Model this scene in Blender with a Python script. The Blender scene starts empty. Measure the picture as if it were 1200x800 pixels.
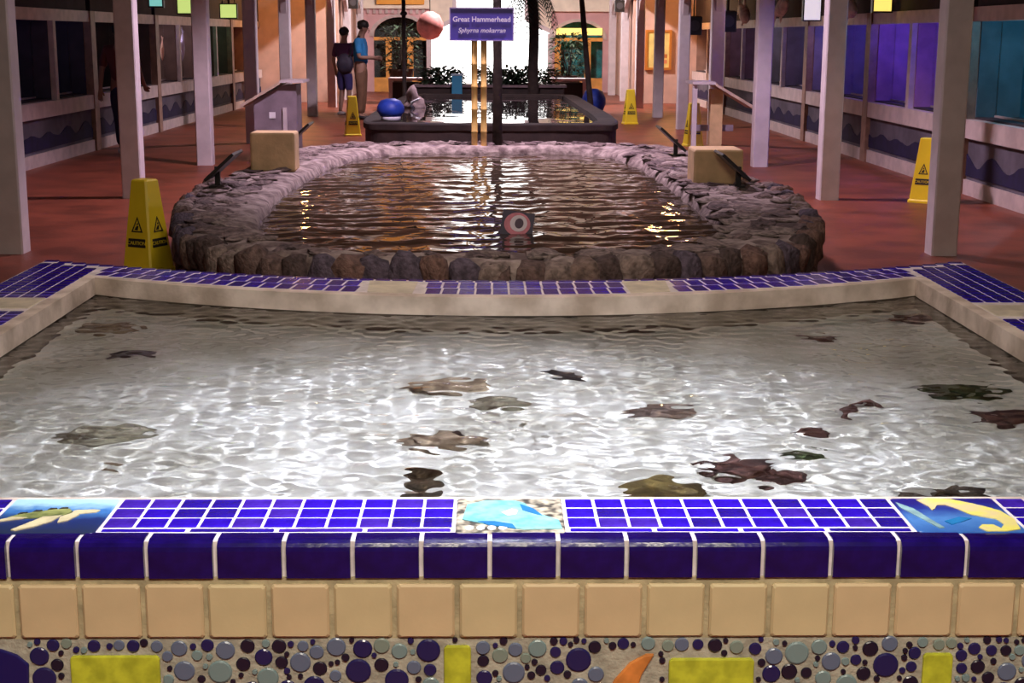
import bpy, bmesh, math, random
import numpy as np
from mathutils import Vector, Matrix, noise
R = math.radians
rnd = random.Random(7)
C = bpy.context.scene.collection
SC = bpy.context.scene

# ------------------------------------------------------------------ camera, world, lights, exposure
H = 1.65
cam = bpy.data.cameras.new('camera'); camo = bpy.data.objects.new('camera', cam); C.objects.link(camo)
cam.sensor_width = 36; cam.lens = 36 * 1700 / 1200; cam.clip_end = 200
PITCH = math.atan((400 - 42) / 1700); YAW = math.atan(28 / 1700)
camo.location = (0, 0, H)
camo.rotation_mode = 'QUATERNION'
camo.rotation_quaternion = (Matrix.Rotation(-YAW, 4, 'Z') @ Matrix.Rotation(math.pi / 2 - PITCH, 4, 'X') @ Matrix.Rotation(R(0.25), 4, 'Z')).to_quaternion()
SC.camera = camo
vs = SC.view_settings
vs.view_transform = 'Standard'; vs.look = 'None'; vs.exposure = 0.0; vs.gamma = 1.0; vs.use_curve_mapping = False
cy = SC.cycles
cy.max_bounces = 8; cy.diffuse_bounces = 3; cy.glossy_bounces = 4; cy.transmission_bounces = 6; cy.transparent_max_bounces = 8
cy.sample_clamp_indirect = 40.0; cy.sample_clamp_direct = 0.0; cy.use_denoising = True
cy.caustics_reflective = False; cy.caustics_refractive = True

W = bpy.data.worlds.new('daylight'); SC.world = W; W.use_nodes = True
W.node_tree.nodes['Background'].inputs[0].default_value = (1.0, 0.97, 0.95, 1)
W.node_tree.nodes['Background'].inputs[1].default_value = 4.0

def lamp(name, kind, loc, energy, color, size=0.1, target=None, size_y=None, spot=None, blend=0.5):
    l = bpy.data.lights.new(name, kind); l.energy = energy; l.color = color
    if kind == 'AREA':
        l.size = size
        if size_y: l.shape = 'RECTANGLE'; l.size_y = size_y
    else:
        l.shadow_soft_size = size
    if kind == 'SPOT': l.spot_size = R(spot); l.spot_blend = blend
    o = bpy.data.objects.new(name, l); C.objects.link(o); o.location = loc
    if target is not None:
        o.rotation_euler = (Vector(target) - Vector(loc)).to_track_quat('-Z', 'Y').to_euler()
    return o

# the lamp that hangs over the touch pool
LP = lamp('pool_lamp', 'SPOT', (0.05, 3.9, 3.7), 1080, (0.90, 0.91, 1.0), 0.025, (0.0, 3.45, 0.4), spot=58, blend=1.0)
LP.data.cycles.is_caustics_light = True
# added unseen fill lights for the tiled front and the stone pool's face
lamp('front_fill', 'AREA', (0.2, 0.0, 3.4), 150, (1.0, 0.90, 0.72), 1.6, (0.2, 1.6, 0), size_y=0.6)
lamp('pool_edge_lamp', 'AREA', (0.0, 6.0, 3.7), 46, (1.0, 0.82, 0.72), 0.8, (0, 6.6, 0), size_y=0.5)
# atrium lamps over the two long pools
lamp('atrium_lamp_near', 'SPOT', (0.0, 11.4, 5.1), 200, (1.0, 0.80, 0.90), 0.25, (0, 11.5, 0), spot=112, blend=0.35)
lamp('atrium_lamp', 'SPOT', (0.0, 15.4, 5.1), 1800, (1.0, 0.76, 0.96), 0.25, (0, 15.6, 0), spot=116, blend=0.3)
lamp('atrium_lamp_far', 'SPOT', (0.0, 25.0, 5.1), 1600, (1.0, 0.82, 0.95), 0.25, (0, 25.2, 0), spot=120, blend=0.35)
lamp('atrium_lamp_end', 'SPOT', (0.0, 34.6, 5.1), 3200, (1.0, 0.86, 0.88), 0.25, (0, 37.5, 0), spot=134, blend=0.35)
# warm lamps in the aisles
lamp('aisle_lamp_warm_left', 'POINT', (-4.6, 34.8, 2.7), 75, (1.0, 0.5, 0.16), 0.12)
lamp('aisle_lamp_warm_right', 'POINT', (4.4, 34.8, 2.7), 75, (1.0, 0.52, 0.18), 0.12)
lamp('aisle_lamp_left', 'SPOT', (-4.7, 27, 2.9), 13, (1.0, 0.6, 0.5), 0.12, (-4.7, 27.01, 0), spot=136, blend=0.3)
lamp('aisle_lamp_right', 'SPOT', (4.3, 22, 2.9), 28, (1.0, 0.62, 0.44), 0.12, (4.3, 22.01, 0), spot=136, blend=0.3)
lamp('aisle_lamp_right_near', 'SPOT', (4.3, 12, 2.9), 31, (1.0, 0.62, 0.42), 0.12, (4.3, 12.01, 0), spot=136, blend=0.3)
# portal for the daylight that comes in at the far entrance
po = lamp('entrance_portal', 'AREA', (0.05, 44.25, 2.25), 1, (1, 1, 1), 3.7, (0.05, 40, 2.25), size_y=4.5)
po.data.cycles.is_portal = True

# ------------------------------------------------------------------ helpers
def ray(x, y):
    """direction in the world of the view through a point of the 1200x800 picture (used to measure places on known planes)"""
    d = Vector(((x - 600) / 1700, (400 - y) / 1700, -1))
    return (camo.rotation_quaternion @ d).normalized()
def at_z(x, y, z):
    d = ray(x, y); t = (z - H) / d.z
    return Vector((0, 0, H)) + d * t
def at_y(x, y, D):
    d = ray(x, y); return Vector((0, 0, H)) + d * (D / d.y)
def under(x, y, zw, zb):
    """place on a pool bed seen through the water surface (refraction)"""
    d = ray(x, y); p = at_z(x, y, zw)
    n = Vector((0, 0, 1)); c = -d.dot(n); k = 1 / 1.333
    t = k * d + (k * c - math.sqrt(1 - k * k * (1 - c * c))) * n
    return p + t * ((zb - zw) / t.z)

MATS = {}
def mat(name, col, rough=0.6, var=0.0, scale=8.0, bump=0.0, bscale=None, metal=0.0, spec=0.5, emit=None, estr=0.0, col2=None, detail=4.0, coat=0.0):
    if name in MATS: return MATS[name]
    m = bpy.data.materials.new(name); m.use_nodes = True
    nt = m.node_tree; b = nt.nodes['Principled BSDF']
    b.inputs['Base Color'].default_value = (*col, 1); b.inputs['Roughness'].default_value = rough
    b.inputs['Metallic'].default_value = metal; b.inputs['Specular IOR Level'].default_value = spec
    b.inputs['Coat Weight'].default_value = coat
    m.diffuse_color = (*col, 1)
    if var > 0 or col2 or bump > 0:
        tc = nt.nodes.new('ShaderNodeTexCoord'); geo = tc.outputs['Object']
        n = nt.nodes.new('ShaderNodeTexNoise'); n.inputs['Scale'].default_value = scale; n.inputs['Detail'].default_value = detail
        nt.links.new(geo, n.inputs['Vector'])
        if var > 0 or col2:
            r = nt.nodes.new('ShaderNodeValToRGB')
            c2 = col2 if col2 else tuple(c * (1 - var) for c in col)
            r.color_ramp.elements[0].position = 0.36; r.color_ramp.elements[1].position = 0.64
            r.color_ramp.elements[0].color = (*c2, 1)
            c1 = col if col2 else tuple(min(1, c * (1 + var * 0.6)) for c in col)
            r.color_ramp.elements[1].color = (*c1, 1)
            nt.links.new(n.outputs['Fac'], r.inputs['Fac']); nt.links.new(r.outputs['Color'], b.inputs['Base Color'])
        if bump > 0:
            n2 = n
            if bscale:
                n2 = nt.nodes.new('ShaderNodeTexNoise'); n2.inputs['Scale'].default_value = bscale; n2.inputs['Detail'].default_value = 5
                nt.links.new(geo, n2.inputs['Vector'])
            bp = nt.nodes.new('ShaderNodeBump'); bp.inputs['Strength'].default_value = bump; bp.inputs['Distance'].default_value = 0.02
            nt.links.new(n2.outputs['Fac'], bp.inputs['Height']); nt.links.new(bp.outputs['Normal'], b.inputs['Normal'])
    if emit:
        b.inputs['Emission Color'].default_value = (*emit, 1); b.inputs['Emission Strength'].default_value = estr
    MATS[name] = m
    return m

def pane_mat(name, tint=(1, 1, 1)):
    """clear pane: see-through with a gloss that grows at a glancing angle"""
    if name in MATS: return MATS[name]
    m = bpy.data.materials.new(name); m.use_nodes = True; nt = m.node_tree
    for n in list(nt.nodes): nt.nodes.remove(n)
    o = nt.nodes.new('ShaderNodeOutputMaterial'); mx = nt.nodes.new('ShaderNodeMixShader'); t = nt.nodes.new('ShaderNodeBsdfTransparent')
    g = nt.nodes.new('ShaderNodeBsdfGlossy'); f = nt.nodes.new('ShaderNodeLayerWeight'); f.inputs['Blend'].default_value = 0.5
    pw = nt.nodes.new('ShaderNodeMath'); pw.operation = 'POWER'; pw.inputs[1].default_value = 5.0
    sc = nt.nodes.new('ShaderNodeMath'); sc.operation = 'MULTIPLY_ADD'; sc.inputs[1].default_value = 0.12; sc.inputs[2].default_value = 0.012
    g.inputs['Roughness'].default_value = 0.05; t.inputs['Color'].default_value = (*tint, 1)
    nt.links.new(f.outputs['Facing'], pw.inputs[0]); nt.links.new(pw.outputs[0], sc.inputs[0])
    nt.links.new(sc.outputs[0], mx.inputs[0]); nt.links.new(t.outputs[0], mx.inputs[1]); nt.links.new(g.outputs[0], mx.inputs[2])
    nt.links.new(mx.outputs[0], o.inputs[0])
    MATS[name] = m
    return m

class MB:
    """collects shapes in world coordinates and links them as ONE mesh object"""
    def __init__(s): s.v = []; s.f = []
    def add(s, vs_, fs_):
        k = len(s.v); s.v += [tuple(v) for v in vs_]; s.f += [tuple(i + k for i in f) for f in fs_]; return s
    def box(s, x0, x1, y0, y1, z0, z1):
        return s.add([(x0, y0, z0), (x1, y0, z0), (x1, y1, z0), (x0, y1, z0), (x0, y0, z1), (x1, y0, z1), (x1, y1, z1), (x0, y1, z1)],
                     [(0, 3, 2, 1), (4, 5, 6, 7), (0, 1, 5, 4), (1, 2, 6, 5), (2, 3, 7, 6), (3, 0, 4, 7)])
    def bevbox(s, x0, x1, y0, y1, z0, z1, b):
        """box with its four upright edges and its top edges chamfered"""
        def loop(z, i): 
            X0, X1, Y0, Y1 = x0 + i, x1 - i, y0 + i, y1 - i
            return [(X0 + b, Y0, z), (X1 - b, Y0, z), (X1, Y0 + b, z), (X1, Y1 - b, z), (X1 - b, Y1, z), (X0 + b, Y1, z), (X0, Y1 - b, z), (X0, Y0 + b, z)]
        s.loft([loop(z0, 0), loop(z1 - b, 0), loop(z1, b)], True, True); return s
    def loft(s, loops, cap0=True, cap1=True, closed=True):
        n = len(loops[0]); vs_ = [p for l in loops for p in l]; fs_ = []
        for i in range(len(loops) - 1):
            for j in range(n if closed else n - 1):
                a, b = i * n + j, i * n + (j + 1) % n
                fs_.append((a, b, b + n, a + n))
        if cap0: fs_.append(tuple(reversed(range(n))))
        if cap1: fs_.append(tuple(range((len(loops) - 1) * n, len(loops) * n)))
        return s.add(vs_, fs_)
    def prism(s, pts, p0, p1, axis='z'):
        def P(a, b, c): return {'z': (a, b, c), 'y': (a, c, b), 'x': (c, a, b)}[axis]
        return s.loft([[P(a, b, p0) for a, b in pts], [P(a, b, p1) for a, b in pts]])
    def tube(s, pts, rads, n=10):
        pts = [Vector(p) for p in pts]
        if not isinstance(rads, (list, tuple)): rads = [rads] * len(pts)
        loops = []; up = Vector((0.123, 0.3, 0.95))
        for i, p in enumerate(pts):
            d = (pts[min(i + 1, len(pts) - 1)] - pts[max(i - 1, 0)]).normalized()
            u = d.cross(up)
            if u.length < 0.2: u = d.cross(Vector((1, 0.2, 0)))
            u.normalize(); w = d.cross(u)
            loops.append([p + (u * math.cos(2 * math.pi * k / n) + w * math.sin(2 * math.pi * k / n)) * rads[i] for k in range(n)])
        return s.loft(loops)
    def lathe(s, prof, cx, cy_, n=16, cap0=True, cap1=True):
        loops = [[(cx + r * math.cos(2 * math.pi * k / n), cy_ + r * math.sin(2 * math.pi * k / n), z) for k in range(n)] for r, z in prof]
        return s.loft(loops, cap0, cap1)
    def blob(s, c, rad, sub=2, amp=0.25, seed=0, fr=1.6, flat=None, sq=1.0):
        bm = bmesh.new(); bmesh.ops.create_icosphere(bm, subdivisions=sub, radius=1)
        vs_ = []
        for v in bm.verts:
            q = v.co * fr + Vector((seed * 7.31, seed * 3.17, seed * 1.7))
            k = 1 + amp * noise.noise(q) * 1.6 + amp * 0.5 * noise.noise(q * 2.7)
            p = v.co * k
            if sq != 1.0: p = Vector([math.copysign(abs(t) ** sq, t) for t in p])
            if flat is not None and p.z < flat: p.z = flat
            vs_.append((c[0] + p.x * rad[0], c[1] + p.y * rad[1], c[2] + p.z * rad[2]))
        fs_ = [tuple(v.index for v in f.verts) for f in bm.faces]
        bm.free(); return s.add(vs_, fs_)
    def mesh(s, name, m, smooth=False, origin=(0, 0, 0)):
        me = bpy.data.meshes.new(name)
        o = Vector(origin)
        me.from_pydata([tuple(Vector(v) - o) for v in s.v], [], s.f); me.update()
        if m is not None: me.materials.append(m)
        if smooth:
            for p in me.polygons: p.use_smooth = True
        return me
    def build(s, name, m, parent=None, smooth=False, fix=True):
        o_ = world_loc(parent) if parent is not None else Vector((0, 0, 0))
        me = s.mesh(name, m, smooth, o_)
        if fix:
            bm = bmesh.new(); bm.from_mesh(me); bmesh.ops.recalc_face_normals(bm, faces=bm.faces); bm.to_mesh(me); bm.free()
        ob = bpy.data.objects.new(name, me); C.objects.link(ob)
        if parent is not None: ob.parent = parent
        return ob

def world_loc(o):
    p = Vector((0, 0, 0))
    while o is not None: p = p + Vector(o.location); o = o.parent
    return p
def recenter(ob):
    """moves a top-level mesh object's origin to the middle of its foot"""
    me = ob.data; xs = [v.co for v in me.vertices]
    c = Vector(((min(v.x for v in xs) + max(v.x for v in xs)) / 2, (min(v.y for v in xs) + max(v.y for v in xs)) / 2, min(v.z for v in xs)))
    for v in me.vertices: v.co -= c
    ob.location = c
    return ob
def tag(o, label=None, cat=None, group=None, kind=None):
    if label: o['label'] = label
    if cat: o['category'] = cat
    if group: o['group'] = group
    if kind: o['kind'] = kind
    return o
def thing(name, label, cat, loc=(0, 0, 0), rz=0.0, group=None):
    o = bpy.data.objects.new(name, None); C.objects.link(o); o.location = loc; o.rotation_euler = (0, 0, rz); o.empty_display_size = 0.1
    return tag(o, label, cat, group)
def inst(name, me, parent, loc, rot=(0, 0, 0), sc=(1, 1, 1)):
    o = bpy.data.objects.new(name, me); C.objects.link(o)
    if parent is not None:
        o.parent = parent; loc = Vector(loc) - world_loc(parent)
    o.location = loc; o.rotation_euler = rot; o.scale = sc
    return o
def copy_tree(o, parent=None):
    c = o.copy(); C.objects.link(c)
    if parent is not None: c.parent = parent
    for ch in list(o.children): copy_tree(ch, c)
    return c
def bevel(o, w=0.01, seg=2):
    m = o.modifiers.new('bevel', 'BEVEL'); m.width = w; m.segments = seg; m.limit_method = 'ANGLE'
    return o
TEXTS = {}
def text(name, body, size, m, parent, loc, rot, extrude=0.001, offset=0.0, shear=0.0):
    """flat lettering as a mesh of its own"""
    k_ = (body, size)
    if k_ not in TEXTS:
        cu = bpy.data.curves.new(name, 'FONT'); cu.body = body; cu.size = size; cu.align_x = 'CENTER'; cu.align_y = 'CENTER'; cu.extrude = extrude; cu.offset = offset; cu.shear = shear; cu.resolution_u = 4
        o = bpy.data.objects.new('text_source', cu); C.objects.link(o); bpy.context.view_layer.update()
        me = bpy.data.meshes.new_from_object(o.evaluated_get(bpy.context.evaluated_depsgraph_get())); me.name = name
        bpy.data.objects.remove(o); bpy.data.curves.remove(cu); me.materials.clear(); me.materials.append(m); TEXTS[k_] = me
    o = bpy.data.objects.new(name, TEXTS[k_]); C.objects.link(o); o.parent = parent; o.location = loc; o.rotation_euler = rot
    return o
def struct(o): o['kind'] = 'structure'; return o

# ------------------------------------------------------------------ materials
M = dict(
    floor=mat('terracotta_floor', (0.215, 0.052, 0.026), 0.45, 0.35, 2.2, 0.15, 30),
    paint=mat('white_paint', (0.62, 0.55, 0.56), 0.55, 0.10, 5.0, 0.05, 40),
    trimpaint=mat('off_white_trim', (0.55, 0.45, 0.42), 0.5, 0.15, 6.0),
    brownpost=mat('brown_wood_post', (0.30, 0.17, 0.12), 0.5, 0.25, 9.0),
    darkwall=mat('dark_upper_wall', (0.035, 0.022, 0.03), 0.8, 0.3, 3.0),
    ceiling=mat('brown_ceiling', (0.34, 0.24, 0.19), 0.9, 0.2, 2.0),
    plaster=mat('warm_plaster', (0.66, 0.44, 0.36), 0.8, 0.12, 3.0),
    pinkwall=mat('pink_plaster', (0.66, 0.40, 0.40), 0.8, 0.12, 2.0),
    cream=mat('cream_wall', (0.82, 0.74, 0.60), 0.75, 0.1, 3.0),
    kick=mat('kick_panel_dusk', (0.11, 0.095, 0.12), 0.85, 0.3, 3.0),
    wave=mat('kick_wave_navy', (0.010, 0.006, 0.045), 0.85, 0.3, 6.0),
    cobalt=mat('cobalt_glaze', (0.028, 0.006, 0.50), 0.16, 0.28, 26.0, 0.05, 60, spec=0.6),
    cobalt2=mat('cobalt_glaze_deep', (0.022, 0.008, 0.30), 0.16, 0.30, 26.0, 0.05, 60, spec=0.6),
    cobalt3=mat('cobalt_glaze_violet', (0.055, 0.018, 0.42), 0.18, 0.30, 26.0, 0.05, 60, spec=0.6),
    edge=mat('navy_edge_glaze', (0.010, 0.003, 0.11), 0.13, 0.35, 20.0, 0.04, 50, spec=0.6),
    beige=mat('beige_tile', (0.60, 0.48, 0.29), 0.4, 0.07, 9.0, 0.03, 60),
    beige2=mat('beige_tile_pink', (0.61, 0.46, 0.285), 0.4, 0.07, 9.0, 0.03, 60),
    grout=mat('white_grout', (0.78, 0.70, 0.72), 0.8, 0.18, 18.0, 0.15, 60),
    wallgrout=mat('sandy_grout', (0.42, 0.35, 0.22), 0.85, 0.25, 20.0, 0.2, 80),
    lip=mat('stained_pool_lip', (0.84, 0.72, 0.66), 0.75, 0.0, 7.0, 0.25, 40, col2=(0.50, 0.40, 0.34)),
    lining=mat('algae_lining', (0.10, 0.075, 0.055), 0.8, 0.5, 6.0, 0.3, 30),
    sand=mat('coral_sand', (0.78, 0.78, 0.78), 0.9, 0.0, 3.0, 0.3, 70, col2=(0.52, 0.51, 0.47)),
    stonebrown=mat('brown_coral_rock', (0.22, 0.15, 0.10), 0.85, 0.0, 9.0, 0.6, 22, col2=(0.09, 0.06, 0.045)),
    mortar=mat('stone_mortar', (0.42, 0.34, 0.31), 0.9, 0.0, 9.0, 1.0, 22, col2=(0.13, 0.09, 0.085)),
    darkplaster=mat('dark_pool_plaster', (0.030, 0.017, 0.014), 0.7, 0.4, 4.0, 0.3, 20),
    yellow=mat('yellow_plastic', (0.90, 0.68, 0.03), 0.35, 0.05, 5.0),
    black=mat('black_metal', (0.012, 0.011, 0.013), 0.4),
    ink=mat('black_print', (0.02, 0.018, 0.015), 0.6),
    block=mat('tan_block', (0.66, 0.46, 0.24), 0.75, 0.15, 6.0, 0.2, 30),
    lectern=mat('grey_violet_board', (0.25, 0.20, 0.24), 0.6, 0.2, 5.0),
    board=mat('pale_wood_board', (0.60, 0.46, 0.36), 0.5, 0.2, 8.0),
    signblue=mat('sign_blue', (0.09, 0.065, 0.42), 0.4),
    white=mat('white_letter', (0.85, 0.83, 0.88), 0.5),
    bamboo=mat('bamboo_pole', (0.90, 0.60, 0.20), 0.4, 0.2, 7.0),
    bark=mat('dark_trunk', (0.035, 0.022, 0.018), 0.9, 0.4, 9.0, 0.4, 20),
    leaf=mat('dark_leaf', (0.03, 0.06, 0.03), 0.6, 0.4, 8.0),
    signglow_g=mat('lit_sign_green', (0.5, 0.6, 0.2), 0.5, emit=(0.62, 0.78, 0.22), estr=0.9),
    signglow_t=mat('lit_sign_teal', (0.2, 0.5, 0.5), 0.5, emit=(0.25, 0.68, 0.62), estr=0.75),
    signglow_y=mat('lit_sign_yellow', (0.8, 0.6, 0.2), 0.5, emit=(1.0, 0.72, 0.15), estr=1.2),
    dark=mat('shade_dark', (0.02, 0.014, 0.012), 0.8),
    pale=mat('pale_bone', (0.80, 0.74, 0.68), 0.7, 0.3, 10.0, 0.3, 30),
    bluebag=mat('blue_plastic', (0.02, 0.06, 0.42), 0.5, 0.2, 9.0),
    ochre=mat('ochre_paint', (0.75, 0.36, 0.08), 0.7, 0.15, 4.0),
)
PANE = pane_mat('clear_pane')

def water_mat(name, tint=(1, 1, 1), rough=0.0):
    m = bpy.data.materials.new(name); m.use_nodes = True; b = m.node_tree.nodes['Principled BSDF']
    b.inputs['Base Color'].default_value = (*tint, 1); b.inputs['Roughness'].default_value = rough
    b.inputs['IOR'].default_value = 1.333; b.inputs['Transmission Weight'].default_value = 1.0
    return m

# ------------------------------------------------------------------ shell
XL, XR = -5.72, 5.15
YB, YE = -3.0, 44.0
struct(MB().box(-7.2, 7.0, YB, 52, -0.12, 0.0).build('floor', M['floor']))
for bx_ in ((-7.2, -3.9, YB, 45, 3.32, 3.4), (3.75, 7.0, YB, 45, 3.32, 3.4), (-3.9, 3.75, YB, 7.0, 3.8, 3.9), (-3.9, 3.75, 6.9, 45, 5.2, 5.3),
            (-3.9, -3.75, 7.0, 45, 3.3, 5.2), (3.6, 3.75, 7.0, 45, 3.3, 5.2), (-3.9, 3.75, 6.9, 7.0, 3.9, 5.2), (-3.9, -3.75, YB, 6.9, 3.3, 3.9), (3.6, 3.75, YB, 6.9, 3.3, 3.9)):
    struct(MB().box(*bx_).build('ceiling', M['ceiling']))
struct(MB().box(-7.2, 7.0, YB - 0.1, YB, 0, 4).build('wall_front', M['plaster']))
struct(MB().box(XL - 0.78, XL - 0.63, YB, 45, 0, 3.4).build('wall_left', M['darkwall']))
struct(MB().box(XR + 0.63, XR + 0.78, YB, 45, 0, 3.4).build('wall_right', M['darkwall']))
# end walls of the two aisles
struct(MB().box(XL - 0.6, -3.75, 37.0, 37.12, 0, 3.3).build('wall_aisle_left_end', M['plaster']))
struct(MB().box(3.6, XR + 0.6, 37.0, 37.12, 0, 3.3).build('wall_aisle_right_end', M['plaster']))
# side walls of the end of the atrium, behind the last columns
struct(MB().box(-4.0, -3.85, 37.12, 44.2, 0, 3.3).build('wall_atrium_left_end', M['plaster']))
struct(MB().box(3.70, 3.85, 37.12, 44.2, 0, 3.3).build('wall_atrium_right_end', M['plaster']))

# far facade with two arched openings and the gabled entrance
def facade():
    root = struct(bpy.data.objects.new('wall_back', None)); C.objects.link(root); root.location = (0, YE, 0)
    Y0, Y1 = YE, YE + 0.2
    def arch_pts(cx, hw, zs):   # points over an arch from left to right
        return [(cx - hw * math.cos(math.pi * k / 12), zs + hw * 0.72 * math.sin(math.pi * k / 12)) for k in range(13)]
    def panel_with_arch(x0, x1, cx, hw, zs, zt, m, name):
        b = MB()
        b.box(x0, cx - hw, Y0, Y1, 0, zt).box(cx + hw, x1, Y0, Y1, 0, zt)
        a = arch_pts(cx, hw, zs)
        for i in range(12):
            (xa, za), (xb, zb) = a[i], a[i + 1]
            b.prism([(xa, za), (xb, zb), (xb, zt), (xa, zt)], Y0, Y1, 'y')
        b.build(name, m, root)
        r = MB()                                    # moulded surround of the arch
        hw2 = hw + 0.12
        o_, i_ = arch_pts(cx, hw2, zs), arch_pts(cx, hw, zs)
        for k in range(12):
            r.prism([i_[k], i_[k + 1], o_[k + 1], o_[k]], Y0 - 0.05, Y0, 'y')
        r.build('arch_surround', M['trimpaint'], root)
    panel_with_arch(-4.0, -1.75, -2.64, 0.78, 1.62, 2.45, M['pinkwall'], 'facade_panel')
    panel_with_arch(1.85, 3.85, 2.67, 0.72, 1.55, 2.45, M['pinkwall'], 'facade_panel')
    b = MB()                                        # upper storey
    b.box(-4.0, -1.75, Y0, Y1, 2.45, 5.2).box(1.85, 3.85, Y0, Y1, 2.45, 5.2)
    for pl in ([(-1.75, 1.75), (-1.0, 2.1), (-1.0, 5.2), (-1.75, 5.2)], [(1.1, 2.1), (1.85, 1.75), (1.85, 5.2), (1.1, 5.2)], [(-1.0, 3.9), (0.05, 4.5), (0.05, 5.2), (-1.0, 5.2)], [(0.05, 4.5), (1.1, 3.9), (1.1, 5.2), (0.05, 5.2)]):
        b.prism(pl, Y0, Y1, 'y')
    b.build('upper_wall', M['cream'], root)
    MB().box(-3.75, -1.75, Y0 - 0.14, Y0, 2.42, 2.52).box(1.85, 3.65, Y0 - 0.14, Y0, 2.36, 2.46).build('string_course', M['cream'], root)
    d = MB()
    for k in range(10): d.box(-3.6 + k * 0.18, -3.52 + k * 0.18, Y0 - 0.08, Y0, 2.28, 2.40)
    d.build('dentil_row', M['trimpaint'], root)
    g = MB()                                        # white frame of the gabled entrance
    g.prism([(-1.85, 1.66), (-1.0, 2.06), (-1.0, 2.2), (-1.85, 1.80)], Y0 - 0.06, Y1 + 0.04, 'y').prism([(1.1, 2.06), (1.95, 1.66), (1.95, 1.80), (1.1, 2.2)], Y0 - 0.06, Y1 + 0.04, 'y').box(-1.08, -0.96, Y0 - 0.06, Y1 + 0.04, 2.1, 3.9).box(1.06, 1.18, Y0 - 0.06, Y1 + 0.04, 2.1, 3.9)
    g.build('gable_frame', M['paint'], root)
    for xx in (-1.78, 1.82): MB().box(xx - 0.07, xx + 0.07, Y0 - 0.06, Y1 + 0.04, 0, 1.72).build('entrance_jamb', M['paint'], root)
    # dark rooms behind the two arches, with posts and panes
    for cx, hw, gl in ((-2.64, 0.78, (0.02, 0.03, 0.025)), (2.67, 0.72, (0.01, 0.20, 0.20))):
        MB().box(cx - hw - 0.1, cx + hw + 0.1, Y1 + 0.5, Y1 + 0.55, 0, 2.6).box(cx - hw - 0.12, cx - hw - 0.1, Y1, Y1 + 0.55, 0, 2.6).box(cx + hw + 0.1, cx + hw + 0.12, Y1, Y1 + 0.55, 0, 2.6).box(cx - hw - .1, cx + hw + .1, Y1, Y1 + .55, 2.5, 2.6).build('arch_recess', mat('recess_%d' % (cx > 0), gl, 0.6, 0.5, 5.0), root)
        MB().box(cx - hw, cx + hw, Y0 + 0.03, Y0 + 0.12, 1.50, 1.60).build('transom', M['ochre'], root)
        for px in (-0.34, 0.30) if cx < 0 else (-0.62, 0.28):
            MB().box(cx + px - 0.09, cx + px + 0.09, Y0 + 0.03, Y0 + 0.13, 0, 1.5).build('arch_post', M['ochre'], root)
        MB().box(cx - hw, cx + hw, Y0 + 0.02, Y0 + 0.14, 0, 0.42).build('arch_plinth', M['ochre'], root)
        MB().box(cx - hw, cx + hw, Y0 + 0.16, Y0 + 0.17, 0.42, 2.2).build('pane', PANE, root)
    return root
facade()
s = MB().box(2.0, 3.35, YE - 0.16, YE - 0.06, 1.68, 1.88).build('lit_sign', M['signglow_y']); recenter(s)
tag(s, 'long yellow lit sign band under the arch at the far right', 'sign')
s = MB().box(-3.3, -1.9, YE - 0.22, YE - 0.16, 2.54, 4.6).build('banner', mat('orange_banner', (0.8, 0.36, 0.04), 0.6)); recenter(s)
tag(s, 'orange banner above the far left arch of the end wall', 'banner')
struct(MB().box(-12, 12, 44.2, 60, -0.02, 0.004).build('trim_1', mat('sunlit_paving', (0.75, 0.72, 0.68), 0.8)))

# ------------------------------------------------------------------ columns and arcade
ORD = ['first', 'second', 'third', 'fourth', 'fifth', 'sixth', 'seventh', 'eighth', 'ninth']
COLY = [11.15 + 3.88 * n for n in range(9)]
cm = MB().bevbox(-0.1, 0.1, -0.1, 0.1, 0, 3.3, 0.012).mesh('column', M['paint'])
for side, X in (('left', -3.66), ('right', 3.52)):
    for n, yy in enumerate(COLY):
        o = inst('column', cm, None, (X, yy, 0))
        tag(o, f'white square wooden column, {ORD[n]} from the front in the {side} arcade', 'column', f'{side} arcade columns')
k = 2
for X in (-3.66, 3.52):
    for n in range(8):
        y0, y1 = COLY[n] + 0.1, COLY[n + 1] - 0.1
        b = MB(); yc, hw = (y0 + y1) / 2, (y1 - y0) / 2
        N = 14
        a = [(yc - hw * math.cos(math.pi * i / N), 2.02 + 0.62 * math.sin(math.pi * i / N) ** 0.7) for i in range(N + 1)]
        for i in range(N):
            (ya, za), (yb, zb) = a[i], a[i + 1]
            b.prism([(ya, za), (yb, zb), (yb, 3.3), (ya, 3.3)], X - 0.05, X + 0.05, 'x')
        o = struct(b.build('trim_%d' % k, M['paint'])); k += 1

# ------------------------------------------------------------------ display tanks in the aisle walls
def kick_wave(x, y0, y1, sgn, root):
    n = max(6, int((y1 - y0) * 9)); pts = [(y0, 0.2)]
    for i in range(n + 1):
        t = i / n; yy = y0 + (y1 - y0) * t
        pts.append((yy, 0.33 + 0.07 * abs(math.sin(yy * 3.1)) + 0.05 * math.sin(yy * 7.3)))
    pts.append((y1, 0.2))
    b = MB(); bx = x - sgn * 0.012
    for i in range(1, n + 1):
        b.prism([(pts[i][0], 0.2), (pts[i + 1][0], 0.2), pts[i + 1], pts[i]], min(x, bx), max(x, bx), 'x')
    return b.build('wave_mural', M['wave'], root)

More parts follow.
